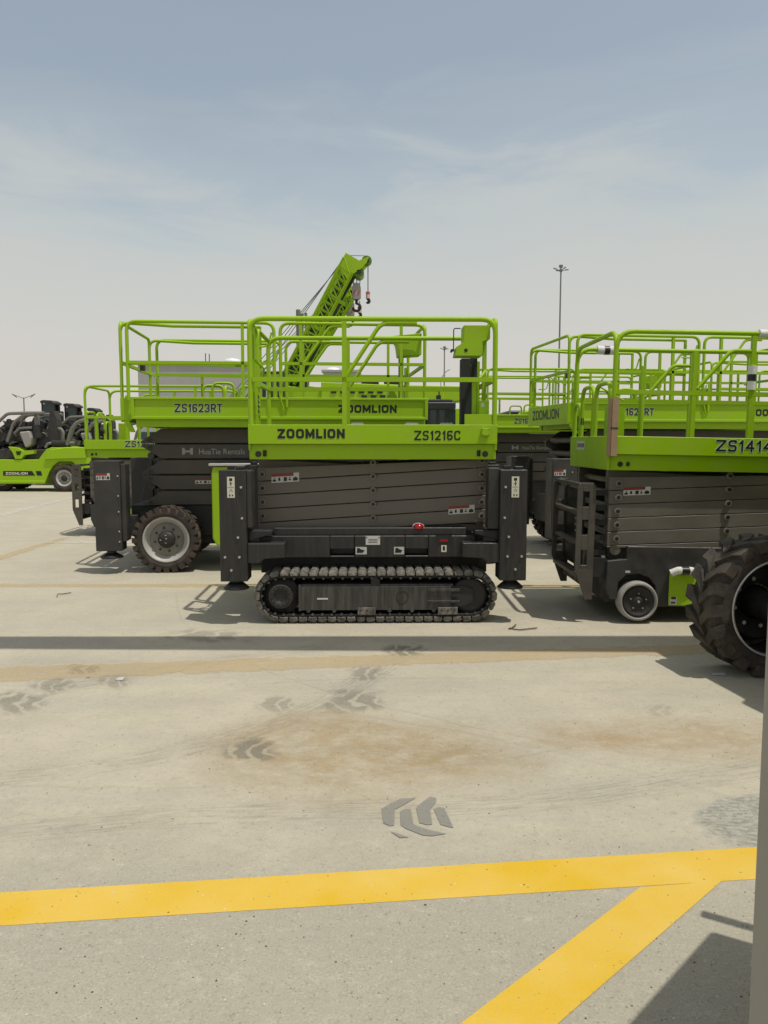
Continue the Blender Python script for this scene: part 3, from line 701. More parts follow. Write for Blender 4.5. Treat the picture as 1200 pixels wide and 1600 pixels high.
    c = MB(); c.tube(fillet([(.71, .2, 2.2), (.70, .2, 2.32), (.76, .2, 2.4), (.80, .2, 2.42)], .06), .004, STEEL, 5)
    c.build('cable_loop', root)
    for x in (-.15, .38, .72): c = MB(); c.prism([(x - .08, 1.70), (x - .08, 1.835), (x - .05, 1.862), (x + .05, 1.862), (x + .08, 1.835), (x + .08, 1.70)], -.3, -.24, PLATE); c.build('deck_fitting', root)
    # --- scissor stack: outer bars slope up to the right, inner bars the other way
    pit = .1315; sl = .135; xl, xr = -1.09, 1.10
    for side in (-1, 1):
        for lay in (0, 1):
            for k in range(6):
                a = MB(); zc = 1.437 - pit * k - (0 if lay == 0 else .03)
                y0 = side * (.50 - .075 * lay); y1 = side * (.445 - .075 * lay)
                s2 = sl / 2 if lay == 0 else -sl / 2; hh = .0615
                poly = [(xl, zc - s2 - hh), (xr, zc + s2 - hh), (xr, zc + s2 + hh), (xl, zc - s2 + hh)]
                lim = 1.512; lo_ = .80
                poly = [(x, min(max(z, lo_), lim)) for x, z in poly]
                if len(set(poly)) < 4: continue
                a.prism(poly, y0, y1, ARM)
                if lay == 0:
                    for px, f in ((-1.045, -1), (0.0, 0), (1.035, 1)):
                        z = zc + s2 * f * .95 + (.045 if f == 0 else 0)
                        if lo_ + .05 < z < lim - .01:
                            a.cyl((px, y0, z), (px, y0 + side * .022, z), .029, BUSH, 18); a.cyl((px, y0 + side * .022, z), (px, y0 + side * .030, z), .017, PIN, 12)
                            if f == 0: a.tube([(px + .02, y0 + side * .012, z), (px + .045, y0 + side * .012, z + .002)], .006, BUSH, 6)
                o = a.build('scissor_arm', root, .003)
                if side < 0 and lay == 0 and k == 1:
                    d = MB(); decal_wide(d, -.96, y0 - .001, 1.29, .26, .085); d.v = [(x, y, z + (x + .96) * .055) for x, y, z in d.v]; d.build('warning_label', o)
                if side < 0 and lay == 0 and k == 4:
                    d = MB(); decal_wide(d, .72, y0 - .001, .985, .25, .08); d.v = [(x, y, z + (x - .72) * .06) for x, y, z in d.v]; d.build('warning_label', o)
    for k in range(5):
        for x in (-1.045, 0, 1.035): c = MB(); c.cyl((x, -.44, 1.36 - pit * k), (x, .44, 1.36 - pit * k), .03, ARM, 12); c.build('cross_tube', root)
    # --- chassis
    c = MB()
    c.prism([(-1.10, .60), (1.06, .60), (1.06, .80), (.90, .83), (.88, .868), (-.90, .868), (-.93, .815), (-1.0, .80), (-1.10, .74)], -.50, .50, BLACK)
    c.prism([(-1.08, .42), (1.10, .42), (1.10, .60), (-1.08, .60)], -.44, .44, BLACK)
    c.build('chassis', root, .006)
    f = MB()                                                          # front sill with two fork pockets
    for x0, x1 in ((-1.07, -.405), (-.175, .30), (.52, .96)): f.box(x0, x1, -.64, -.50, .595, .80, DARK)
    for x0, x1 in ((-.405, -.175), (.30, .52)): f.box(x0, x1, -.64, -.50, .675, .80, DARK); f.box(x0, x1, -.64, -.50, .595, .612, DARK); f.box(x0, x1, -.54, -.50, .612, .675, PIN)
    f.box(-.93, .88, -.60, -.50, .80, .872, DARK)
    f.build('fork_sill', root, .006)
    d = MB(); d.box(-.165, -.06, -.6425, -.6405, .625, .695, WHITE); d.prism([(-.155, .64), (-.10, .64), (-.08, .665), (-.11, .67), (-.13, .685), (-.15, .685)], -.6440, -.6426, INK); d.build('fork_label', root); d = MB()
    d.box(.195, .29, -.6425, -.6405, .625, .695, WHITE); d.prism([(.205, .64), (.26, .64), (.275, .665), (.25, .67), (.23, .685), (.21, .685)], -.6440, -.6426, INK); d.build('fork_label', root)
    d = MB(); d.box(-.07, .065, -.6425, -.6405, .715, .80, PLATE)
    for z in (.735, .75, .765): d.box(-.045, .04, -.6435, -.6426, z, z + .005, DARK2)
    for x in (-.06, .055): d.cyl((x, -.645, .785), (x, -.6426, .785), .006, PIN, 8)
    d.build('rating_plate', root)
    d = MB(); d.box(.585, .74, -.6425, -.6405, .715, .805, PIN); d.box(.625, .70, -.648, -.643, .742, .768, REDLAMP); d.box(.64, .69, -.6425, -.6405, .645, .71, mat_label); d.box(.655, .675, -.6435, -.6426, .66, .70, INK); d.build('switch_panel', root)
    d = MB(); d.lathe([(.058, .02), (.058, .03), (.05, .048), (.03, .06), (.001, .064)], (.43, -.53, .85), PLATE, 20, 'z'); d.lathe([(.05, 0), (.05, .02), (.045, .03), (.03, .045), (.001, .048)], (.43, -.575, .862), REDLAMP, 20, 'z'); d.build('beacon_lamp', root)
    # --- outriggers
    for sx in (-1, 1):
        for sy in (-1, 1):
            o = MB()
            x0, x1 = (1.155, 1.40) if sx > 0 else (-1.39, -1.145)
            ya_, yb_ = (-.86, -.62) if sy < 0 else (.62, .86)
            o.box(x0, x1, ya_, yb_, .41, 1.425, DARK)
            if sx < 0: o.box(x1, x1 + .045, ya_ + .02, yb_, .90, 1.42, DARK2)
            else: o.box(x0 - .10, x0, ya_ + .07, yb_, .88, 1.44, DARK2)
            o.box(min(x0, x1) + .05, min(x0, x1) + .12, -.05 * sy + (ya_ + yb_) / 2, (ya_ + yb_) / 2 + .03, 1.425, 1.46, BLACK)
            o.box(min(x0, x1) + .14, min(x0, x1) + .22, (ya_ + yb_) / 2 - .05, (ya_ + yb_) / 2 + .03, 1.425, 1.455, BLACK)
            og = o.build('outrigger', root, .005)
            o = MB(); inner = x1 if sx < 0 else x0; xe = inner - sx * .335
            o.prism([(inner, .575), (xe + sx * .23, .575), (xe + sx * .18, .615), (xe, .625), (xe, .755), (inner, .755)], ya_ + .02, ya_ + .20 if sy < 0 else yb_ - .02, DARK)
            o.prism([(inner, .77), (xe + sx * .12, .83), (xe + sx * .12, .865), (inner, .865)], ya_ + .10 if sy < 0 else ya_, yb_ if sy < 0 else yb_ - .1, BLACK)
            o.build('bracket', og, .005)
            o = MB(); xc = (x0 + x1) / 2; yc = (ya_ + yb_) / 2
            o.lathe([(.001, .325), (.115, .325), (.12, .335), (.065, .385), (.001, .385)], (xc, yc, 0), BLACK, 20, 'z'); o.cyl((xc, yc, .36), (xc, yc, .44), .05, BLACK, 12); o.build('foot_pad', og)
            if sy < 0:
                o = MB()
                for bx, bz in ((.20, 1.27), (.205, .99), (.165, .815), (.045, .635), (.175, .635), (.10, .515)):
                    X = min(x0, x1) + (bx if sx < 0 else .245 - bx + (.0 if bz != .635 else 0))
                    o = MB(); o.cyl((X, ya_ - .012, bz), (X, ya_, bz), .011, BOLT, 8); o.build('bolt', og)
                o = MB(); decal_tall(o, (x0 + .075) if sx < 0 else (x0 + .10), ya_ - .0005, 1.175, .068, .19); o.build('warning_label', og)
    # --- tracks
    def track(yo, sg):
        tr = MB(); w = .36; y0, y1 = yo, yo + sg * w
        xa, xb = -.86, .91; rb = .205; zc = .255
        path = []; N = 0
        Lt = xb - xa
        def pt(s):
            """point and outward normal along the belt"""
            tot = 2 * Lt + 2 * math.pi * rb; s = s % tot
            if s < Lt: return Vector((xa + s, zc + rb)), Vector((0, 1))
            s -= Lt
            if s < math.pi * rb:
                q = s / rb; return Vector((xb + rb * math.sin(q), zc + rb * math.cos(q))), Vector((math.sin(q), math.cos(q)))
            s -= math.pi * rb
            if s < Lt: return Vector((xb - s, zc - rb)), Vector((0, -1))
            s -= Lt; q = s / rb
            return Vector((xa - rb * math.sin(q), zc - rb * math.cos(q))), Vector((-math.sin(q), -math.cos(q)))
        tot = 2 * Lt + 2 * math.pi * rb; n = 54; st = tot / n
        # belt
        bp = [pt(tot * i / 120) for i in range(120)]
        inn = [p - nn * .035 for p, nn in bp]; outp = [p for p, nn in bp]
        vs = [(p.x, y0 + sg * .02, p.y) for p in inn] + [(p.x, y0 + sg * .02, p.y) for p in outp] + [(p.x, y1 - sg * .02, p.y) for p in inn] + [(p.x, y1 - sg * .02, p.y) for p in outp]
        fs = []
        for i in range(120):
            j = (i + 1) % 120
            fs += [(i, j, 120 + j, 120 + i), (240 + i, 360 + i, 360 + j, 240 + j), (120 + i, 120 + j, 360 + j, 360 + i), (i, 240 + i, 240 + j, j)]
        tr.add(vs, fs, RUBBER)
        for k in range(n):                                             # grousers
            p, nn = pt(st * k); p2, n2 = pt(st * k + st * .93); tng = (p2 - p).normalized()
            hgt = .040
            def C(q, nrm, e, hh): return q + nrm * hh + tng * e
            prof = [C(p, nn, .006, -.012), C(p2, n2, -.006, -.012), C(p2, n2, 0, hgt * .45), C(p2, n2, -.019, hgt), C(p, nn, .019, hgt), C(p, nn, 0, hgt * .45)]
            sh = .055 if yo < 0 else 0
            vs = [(q.x, y0 + sg * (.022 if i in (3, 4) else 0), q.y) for i, q in enumerate(prof)] + [(q.x, y1, q.y) for q in prof]; m6 = 6
            tr.add(vs, [tuple(range(6)), tuple(range(11, 5, -1))] + [(i, (i + 1) % 6, 6 + (i + 1) % 6, 6 + i) for i in range(6)], PAD)
            q = (p + p2) / 2 - (nn + n2) * .5 * .035
            tr.cyl((q.x, y0 + sg * .004, q.y), (q.x, y0 + sg * .03, q.y), .013, FRAME, 6)
        t_ = tr.build('track', root, .003)
        s_ = MB()
        s_.lathe([(.175, sg * .07), (.175, sg * .05), (.11, sg * .045), (.108, sg * .012), (.095, sg * .006), (.06, sg * .010), (.055, sg * .022), (.02, sg * .022), (.001, sg * .018)], (xa + .005, yo, zc), BLACK, 40)
        for k in range(12):
            a = k * math.pi / 6; s_.cyl((xa + .005 + .083 * math.cos(a), yo + sg * .008, zc + .083 * math.sin(a)), (xa + .005 + .083 * math.cos(a), yo - sg * .002, zc + .083 * math.sin(a)), .007, FRAME, 6)
        s_.lathe([(.110, sg * .016), (.113, sg * .010), (.104, sg * .006), (.099, sg * .010)], (xa + .005, yo, zc), DARK2, 40)
        for k in range(14):
            a = 2 * math.pi * k / 14; ca, sa = math.cos(a), math.sin(a)
            s_.prism([(xa + .005 + .15 * ca - .02 * sa, zc + .15 * sa + .02 * ca), (xa + .005 + .15 * ca + .02 * sa, zc + .15 * sa - .02 * ca), (xa + .005 + .195 * ca, zc + .195 * sa)], yo + sg * .055, yo + sg * .085, BLACK)
        s_.build('drive_sprocket', t_)
        i_ = MB(); i_.lathe([(.165, sg * .09), (.165, sg * .05), (.13, sg * .045), (.05, sg * .05), (.001, sg * .05)], (xb - .01, yo, zc), BLACK, 32); i_.build('idler_wheel', t_)
        f_ = MB()
        f_.box(-.665, .72, yo + sg * .015, yo + sg * .30, .125, .345, FRAME); f_.box(-.685, .74, yo + sg * .03, yo + sg * .30, .345, .365, FRAME)
        f_.box(-.69, -.665, yo + sg * .005, yo + sg * .3, .12, .365, FRAME)
        f_.prism([(.72, .14), (.86, .16), (.93, .20), (.93, .31), (.86, .345), (.72, .345)], yo + sg * .03, yo + sg * .28, BLACK)
        f_.box(.50, .80, yo + sg * .002, yo + sg * .015, .30, .325, FRAME); f_.box(.50, .80, yo + sg * .002, yo + sg * .015, .195, .215, FRAME)
        f_.box(.60, .78, yo - sg * .008, yo + sg * .03, .085, .150, PAD); f_.box(-.145, .02, yo - sg * .008, yo + sg * .03, .085, .150, PAD)
        for x in (.63, .69, .75, -.12, -.06, 0): f_.cyl((x, yo - sg * .014, .125), (x, yo - sg * .008, .125), .009, BLACK, 6)
        for x in (-.60, -.36, .15, .36, .56): f_.cyl((x, yo + sg * .002, .122), (x, yo + sg * .03, .122), .018, FRAME, 8)
        f_.tube([(.27 + .055 * math.cos(a * .2094), yo + sg * .013, .25 + .055 * math.sin(a * .2094)) for a in range(30)], .004, BLACK, 5, closed=True)
        f_.box(-.52, -.42, yo + sg * .012, yo + sg * .0145, .225, .240, PLATE)
        f_.cyl((0.02, yo + sg * .02, .385), (0.02, yo + sg * .2, .385), .042, BLACK, 16)
        f_.box(-.75, .85, yo + sg * .29, yo + sg * .31, .15, .44, PIN)
        f_.build('track_frame', t_, .004)
    track(-.80, 1); track(.80, -1)
    return root
tracked_lift((-.115, 7.79, 0), R(1.2))

# ------------------------------------------------------------------ rough terrain lift on four big tyres
def rt_lift(loc, rz, label, group, texts=('ZS1623RT', 'ZOOMLION'), wheel='rt', wr=.425, ww=.34, wx=1.42, wyaw=0, wy=1.05, name='scissor_lift', ry=0):
    root = empty(name, loc, rz, 0, ry); tag(root, label, 'scissor lift', group)
    yn, yf = -.93, .93; L = 1.97
    m = MB()
    # main deck with framed toe boards, and the sliding deck nested at the left end
    for y0, y1, s in ((yn, yn + .02, -1), (yf - .02, yf, 1)):
        m.box(-1.80, L, y0, y1, 1.985, 2.235, GREEN)
        ya, yb = (y0 - .022, y0) if s < 0 else (y1, y1 + .022)
        m.box(-1.83, L, ya, yb, 1.965, 2.0, GREEN); m.box(-1.83, -1.79, ya, yb, 2.0, 2.215, GREEN); m.box(-1.83, L, ya, yb, 2.215, 2.245, GREEN)
        m.box(L - .04, L, ya, yb, 2.0, 2.215, GREEN)
        m.box(.98 if s < 0 else -.4, 1.0 if s < 0 else -.38, ya, yb, 2.0, 2.215, GREEN) if False else None
    m.box(-1.80, L, yn + .02, yf - .02, 2.02, 2.05, DARK2)
    m.box(-1.78, L - .04, yn + .03, yn + .14, 1.865, 1.975, GREEN); m.box(-1.78, L - .04, yf - .14, yf - .03, 1.865, 1.975, GREEN)
    m.box(L - .02, L, yn + .02, yf - .02, 1.965, 2.235, GREEN)
    m.box(-1.76, -1.70, yn + .14, yf - .14, 1.87, 1.97, GREEN)
    m.build('platform', root, .004)
    e = MB()
    e.box(-1.975, -1.955, yn + .045, yf - .045, 1.93, 2.235, GREEN); e.box(-1.955, -1.835, yn + .045, yn + .065, 1.95, 2.235, GREEN); e.box(-1.955, -1.835, yf - .065, yf - .045, 1.95, 2.235, GREEN)
    e.box(-1.955, -1.81, yn + .065, yf - .065, 2.055, 2.075, DARK2)
    e.prism([(-1.955, 1.95), (-1.87, 1.95), (-1.80, 1.80), (-1.86, 1.80)], yn + .05, yn + .09, GREEN)
    ext = e.build('extension_deck', root, .004)
    t = MB(); t.block(texts[1], (-1.9753, .66, 2.02), .15, INK, 1.2, .2, face='left'); t.build('lettering', ext)
    t = MB()
    t.block(texts[0], (-1.29, yn - .0003, 2.055), .105, HALO, .60, .17, .0045, depth=.0012); t.block(texts[0], (-1.29, yn - .0022, 2.055), .105, INK, .60, .17, depth=.001); t.build('lettering', root); t = MB()
    t.block(texts[1], (.80, yn - .0003, 2.055), .10, INK, .76, .25)
    t.build('lettering', root)
    # guard rails: a hoop over each half on both sides, hoops over the sliding deck, mid bars
    r = MB(); zt = 3.19; zm = 2.68
    for y in (yn + .012, yf - .012):
        loop_x(r, -1.86, -.02, y, 2.20, zt, .0225, .12); loop_x(r, .06, 1.93, y, 2.20, zt, .0225, .12)
        bar(r, (-1.86, y, zm), (-.02, y, zm)); bar(r, (.06, y, zm), (1.93, y, zm))
        bar(r, (-.42, y, 2.235), (-.42, y, zt - .02)); bar(r, (.32, y, 2.235), (.32, y, zt - .02)); bar(r, (1.62, y, 2.235), (1.62, y, zt))
        bar(r, (-1.2, y, 2.235), (-1.2, y, zm)) if y > 0 else None
        r.tube(fillet([(.36, y, zm), (.70, y, zt - .03), (.95, y, zt - .03)], .12), .019, GREEN, 8)
        r.tube(fillet([(-.05, y, zt - .12), (-.10, y, zt - .30), (-.28, y, zt - .30)], .08), .012, GREEN, 7)
        for k in (-.09, .14): r.box(k - .015, k + .015, y - .035, y - .022, 2.12, 2.52, GREEN)
        r.tube(fillet([(.10, y - .03, 2.08), (.04, y - .035, 2.30), (.10, y - .03, 2.50)], .1), .010, GREEN, 6)
    r.tube(fillet([(1.93, yn + .012, 2.9), (1.93, yn + .012, zt), (1.93, yf - .012, zt), (1.93, yf - .012, 2.9)], .1), .0225, GREEN, 8); bar(r, (1.93, yn, zm), (1.93, yf, zm))
    r.build('guard_rail', root)
    r = MB()
    for y in (yn + .075, yf - .075):
        r.tube(fillet([(-1.955, y, 2.20), (-1.955, y, zt - .01), (-1.3, y, zt - .045), (-.2, y, zt - .045)], .12), .021, GREEN, 8)
        bar(r, (-1.955, y, zm - .01), (-.2, y, zm - .03), .016); bar(r, (-.2, y, 2.235), (-.2, y, zt - .04), .016)
    r.tube(fillet([(-1.955, yn + .075, 2.8), (-1.955, yn + .075, zt), (-1.955, yf - .075, zt), (-1.955, yf - .075, 2.8)], .1), .0225, GREEN, 8)
    bar(r, (-1.955, yn + .075, zm), (-1.955, yf - .075, zm))
    r.tube([(-1.92, .1, 2.70), (-1.70, .2, 2.56)], .008, GREEN, 5); r.box(-1.82, -1.76, -.42, -.36, 2.62, 2.70, BLACK)
    r.build('extension_rail', root)
    c = MB(); c.prism([(1.52, 3.06), (1.90, 3.10), (1.90, 2.82), (1.60, 2.80), (1.58, 2.95)], yn + .10, yn + .42, GREEN); c.build('control_box', root, .006)
    c = MB(); c.box(1.66, 1.72, -.3, -.2, 2.24, 2.85, CHAIN); c.box(1.74, 1.78, -.3, -.22, 2.24, 2.7, GREEN); c.prism([(1.45, 2.24), (1.62, 2.24), (1.56, 2.36), (1.50, 2.36)], -.6, -.4, GREEN); c.build('cable_tower', root)
    for k, (x, y) in enumerate(((-1.1, .3), (-.6, .45), (-.9, -.2))): c = MB(); c.tube(fillet([(x, y, 2.06), (x, y, 2.48), (x + .28, y + .05, 2.48), (x + .28, y + .05, 2.06)], .08), .018, GREEN, 7); c.build('folded_gate', root)
    # scissor stack
    xt = 1.78
    for side in (-1, 1):
        for k in range(5):
            for lay in (0, 1):
                a = MB(); zc = 1.755 - .205 * k - (.10 if lay else 0); hh = .092; y0 = side * (.62 - .10 * lay); y1 = side * (.555 - .10 * lay)
                if lay and k == 4: continue
                xe = xt - (.20 if lay else 0); cut = .25
                tipz = zc + (.083 if k % 2 else -.083)
                a.prism([(-xe, tipz - .018), (-xe + cut, zc - hh), (xe - cut, zc - hh), (xe, tipz - .018), (xe, tipz + .018), (xe - cut, zc + hh), (-xe + cut, zc + hh), (-xe, tipz + .018)] if not lay else
                        [(-xe - .05, zc - .012), (-xe + .10, zc - hh * .9), (xe - .10, zc - hh * .9), (xe + .05, zc - .012), (xe + .05, zc + .012), (xe - .10, zc + hh * .9), (-xe + .10, zc + hh * .9), (-xe - .05, zc + .012)], y0, y1, ARM_RT)
                for px in (-xe + .10, xe - .10):
                    zp = zc + (.055 if k % 2 else -.055) if lay == 0 else zc
                    a.cyl((px, y0, zp), (px, y0 + side * .02, zp), .030, ARM_RT, 14); a.cyl((px, y0 + side * .02, zp), (px, y0 + side * .026, zp), .017, PIN, 10)
                o = a.build('scissor_arm', root, .003)
                if side < 0 and lay == 0 and k == 1:
                    d = MB(); d.text('HuaTie Rentals', (-1.04, y0 - .0005, zc - .04), .075, GREYTXT, .60, .004)
                    for q in (-1.26, -1.165): d.prism([(q, zc - .045), (q + .035, zc - .035), (q + .045, zc), (q + .035, zc + .04), (q, zc + .05)] if q < -1.2 else [(q + .045, zc - .045), (q + .01, zc - .035), (q, zc), (q + .01, zc + .04), (q + .045, zc + .05)], y0 - .002, y0 - .0004, GREYTXT)
                    d.box(-1.215, -1.165, y0 - .0018, y0 - .0004, zc - .012, zc + .014, GREYTXT)
                    d.build('lettering', o)
                if side < 0 and lay == 0 and k == 3:
                    d = MB(); decal_wide(d, -1.10, y0 - .0005, zc - .02, .27, .07); d.build('warning_label', o)
    for k in range(5):
        for x in (-1.68, 0, 1.68): c = MB(); c.cyl((x, -.55, 1.70 - .205 * k), (x, .55, 1.70 - .205 * k), .045, ARM_RT, 12); c.build('cross_tube', root)
    # chassis, side cabinets, outriggers, wheels
    c = MB(); c.box(-1.95, 1.95, -.58, .58, .42, .84, BLACK); c.box(-1.2, 1.2, -.5, .5, .30, .42, BLACK); c.cyl((-wx, -.8, wr), (-wx, .8, wr), .09, BLACK, 12); c.cyl((wx, -.8, wr), (wx, .8, wr), .09, BLACK, 12)
    c.build('chassis', root, .01)
    for s in (-1, 1):
        c = MB(); ya, yb = (-1.04, -.64) if s < 0 else (.64, 1.04)
        c.prism([(-.83, .44), (-.83, 1.27), (-.81, 1.36), (.81, 1.36), (.83, 1.27), (.83, .44), (.78, .34), (-.78, .34)], ya, yb, GREEN)
        cb = c.build('side_cabinet', root, .02, 2)
        c = MB(); c.box(-.86, .86, ya - .02, yb, 1.37, 1.40, STEEL); c.build('cabinet_lid', cb, .004)
    for sx in (-1, 1):
        for sy in (-1, 1):
            x0, x1 = (-2.27, -1.95) if sx < 0 else (1.95, 2.27); ya, yb = (-1.12, -.86) if sy < 0 else (.82, 1.12)
            o = MB(); o.box(x0, x1, ya, yb, .30, 1.44, DARK2); o.box(x1 if sx < 0 else x0 - .06, x1 + .06 if sx < 0 else x0, ya + .03, yb, .42, 1.40, DARK2)
            og = o.build('outrigger', root, .006)
            o = MB(); xi = x1 if sx < 0 else x0; o.box(xi, xi - sx * .12, -.56 if sy < 0 else .56, -.86 if sy < 0 else .86, .50, .72, DARK2); o.box(xi - sx * .12, xi - sx * .2, -.5 * -sy, -.62 * -sy, .46, .76, DARK2); o.build('bracket', og)
            xc, yc = (x0 + x1) / 2, (ya + yb) / 2
            o = MB(); o.lathe([(.001, .20), (.14, .20), (.145, .215), (.07, .26), (.001, .26)], (xc, yc, 0), BLACK, 20, 'z'); o.cyl((xc, yc, .24), (xc, yc, .34), .06, BLACK, 12); o.build('foot_pad', og)
            if sy < 0:
                o = MB(); decal_wide(o, x0 + .03 if sx < 0 else x0 + .12, ya - .0005, 1.20, .17, .085); o.build('warning_label', og)
                o = MB()
                for z in (.42, .55, .80, 1.0, 1.25): o = MB(); o.cyl((x1 - .025, ya - .01, z), (x1 - .025, ya, z), .010, BOLT, 8); o.build('bolt', og)
            make_wheel(root, sx * wx, -wy if sy < 0 else wy, wr, wr, ww, wr * .70 if wheel == 'rt' else wr * .64, wheel, sy, wyaw if sy < 0 else 0, 48)
    return root
RT1 = rt_lift((-1.47, 10.92, 0), R(5.0), 'lime green four wheeled scissor lift behind the tracked lift, rental name on its arms', 'rough terrain scissor lifts')
def rt_copy(loc, rz, label, skip=()):
    o = copy_tree(RT1, skip=skip); o.location = loc; o.rotation_euler.z = rz; o['label'] = label; return o
rt_copy((4.47, 12.22, 0), R(7.5), 'lime green scissor lift directly behind the cardboard wrapped lift, maker name on its end board')
rt_copy((3.95, 17.2, 0), R(4), 'scissor lift far back in the gap right of the tracked lift, half hidden', ('side_cabinet',))
rt_copy((8.1, 15.8, 0), R(5), 'scissor lift furthest back at the right edge, only its rails showing')

# ------------------------------------------------------------------ slab scissor lift on grey tyres
def slab_lift(loc, rz, label, text, ry=0, wraps=False, tx=-.28, tw=.60):
    root = empty('scissor_lift', loc, rz, 0, ry); tag(root, label, 'scissor lift', 'narrow slab scissor lifts')
    L = 1.25; yn, yf = -.70, .70
    m = MB()
    m.box(-L, L, yn, yn + .02, 1.545, 1.71, GREEN); m.box(-L, L, yf - .02, yf, 1.545, 1.71, GREEN)
    m.box(-L, -L + .02, yn + .02, yf - .02, 1.40, 1.71, GREEN); m.box(L - .02, L, yn + .02, yf - .02, 1.40, 1.71, GREEN)
    m.box(-L + .003, L - .003, yn + .040, yn + .16, 1.40, 1.545, GREEN); m.box(-L + .003, L - .003, yf - .14, yf - .016, 1.40, 1.545, GREEN)
    m.box(-L + .02, L - .02, yn + .02, yf - .02, 1.56, 1.585, DARK2)
    pl = m.build('platform', root, .004)
    d = MB(); d.cyl((-1.13, yn + .039, 1.455), (-1.13, yn + .032, 1.455), .024, PIN, 14); d.tube([(-1.06, yn + .036, 1.44), (-1.06, yn + .036, 1.475)], .016, PIN, 8); d.build('access_hole', pl)
    d = MB(); d.box(-L - .002, -L - .0005, .12, .42, 1.575, 1.665, PLATE)
    for k in range(6): d.box(-L - .0035, -L - .0021, .14 + .045 * k, .165 + .045 * k, 1.60, 1.64, DARK2)
    d.build('notice_plate', pl)
    t = MB(); t.block(text, (tx, yn - .0003, 1.587), .105, HALO, tw, .17, .006, depth=.0012); t.build('letter_edge', pl); t = MB(); t.block(text, (tx, yn - .0022, 1.587), .105, INK, tw, .17, depth=.001)
    t.build('lettering', pl)
    r = MB(); zt = 2.645; zm = 2.105
    for y in (yn + .022, yf - .022):
        r.tube(fillet([(-1.215, y, 1.60), (-1.215, y, zt), (1.22, y, zt), (1.22, y, 1.60)], .16), .0225, GREEN, 10)
        bar(r, (-1.21, y, zm), (1.21, y, zm), .020)
        bar(r, (-.50, y, 1.71), (-.50, y, 2.48)); bar(r, (.02, y, 1.71), (.02, y, zt - .02)); bar(r, (.7, y, 1.71), (.7, y, zt - .02))
        r.tube(fillet([(-.47, y, zm + .04), (-.18, y, 2.49), (.02, y, 2.49)], .10), .019, GREEN, 8)
    r.tube(fillet([(1.22, yn + .022, 2.3), (1.22, yn + .022, zt), (1.22, yf - .022, zt), (1.22, yf - .022, 2.3)], .1), .0225, GREEN, 8); bar(r, (1.22, yn, zm), (1.22, yf, zm))
    r.build('guard_rail', root)
    gt = MB()
    gt.tube(fillet([(-1.215, yn + .022, 1.72), (-1.215, yn + .022, zt), (-1.215, yf - .022, zt), (-1.215, yf - .022, 1.72)], .16), .0225, GREEN, 9)
    gt.tube(fillet([(-1.225, yn + .10, 1.60), (-1.225, yn + .10, 2.20), (-1.225, -.14, 2.20), (-1.225, -.14, 1.60)], .13), .021, GREEN, 9)
    gt.tube(fillet([(-1.225, -.06, 1.60), (-1.225, -.06, 2.20), (-1.225, .36, 2.20), (-1.225, .36, 1.60)], .13), .021, GREEN, 9)
    gt.tube(fillet([(-1.225, .42, 1.60), (-1.225, .42, 2.05), (-1.225, yf - .05, 2.05), (-1.225, yf - .05, 1.60)], .1), .018, GREEN, 9)
    gt.box(-1.24, -1.21, .34, .38, 1.83, 1.90, PIN)
    gt.tube([(-1.2, -.1, 2.2), (-.95, -.12, 2.06)], .009, GREEN, 5)
    gt.build('entry_gate', root)
    c = MB(); c.box(-.95, -.80, .30, .5, 1.6, 2.02, GREEN); c.tube([(-.6, .4, 1.6), (-.6, .4, 2.2)], .03, GREEN, 8); c.build('control_stand', root)
    # arms: outer bars slope up to the right
    pit = .1275; sl = .125
    for side in (-1, 1):
        for lay in (0, 1):
            for k in range(6):
                a = MB(); zc = 1.335 - pit * k - (.03 if lay else 0); y0 = side * (.605 - .08 * lay); y1 = side * (.55 - .08 * lay); s2 = (sl / 2) * (1 if not lay else -1); hh = .0605
                poly = [(-1.20, zc - s2 - hh), (1.17, zc + s2 - hh), (1.17, zc + s2 + hh), (-1.20, zc - s2 + hh)]
                poly = [(x, min(max(z, .68), 1.398)) for x, z in poly]
                if abs(poly[3][1] - poly[0][1]) < .01: continue
                a.prism(poly, y0, y1, ARM)
                if not lay:
                    for px, f in ((-1.12, -1), (-.10, 0), (1.10, 1)):
                        z = zc + s2 * f * .93 + (.03 if f == 0 else 0)
                        if .74 < z < 1.385:
                            a.cyl((px, y0, z), (px, y0 + side * .024, z), .030, BUSH, 18); a.cyl((px, y0 + side * .024, z), (px, y0 + side * .032, z), .018, PIN, 12)
                o = a.build('scissor_arm', root, .003)
                if side < 0 and not lay and k == 1:
                    d = MB(); decal_wide(d, -1.07, y0 - .001, 1.165, .25, .075); d.v = [(x, y, z + (x + 1.07) * .053) for x, y, z in d.v]; d.build('warning_label', o)
    for k in range(5):
        for x in (-1.12, -.1, 1.1): c = MB(); c.cyl((x, -.54, 1.30 - pit * k), (x, .54, 1.30 - pit * k), .032, ARM, 12); c.build('cross_tube', root)
    c = MB()
    c.prism([(-1.20, .30), (-1.20, .56), (-1.02, .58), (-1.02, .70), (1.2, .70), (1.2, .14), (-.72, .14), (-.74, .33), (-.80, .41), (-.90, .445), (-1.02, .43), (-1.09, .36), (-1.10, .20), (-1.16, .20)], -.64, -.56, DARK2)
    c.box(-1.18, 1.18, -.56, .64, .16, .68, BLACK)
    c.box(-1.02, 1.2, -.56, .6, .68, .702, DARK2)
    c.cyl((-1.12, -.60, .66), (-1.12, .3, .66), .05, ARM, 14)
    c.build('chassis', root, .006)
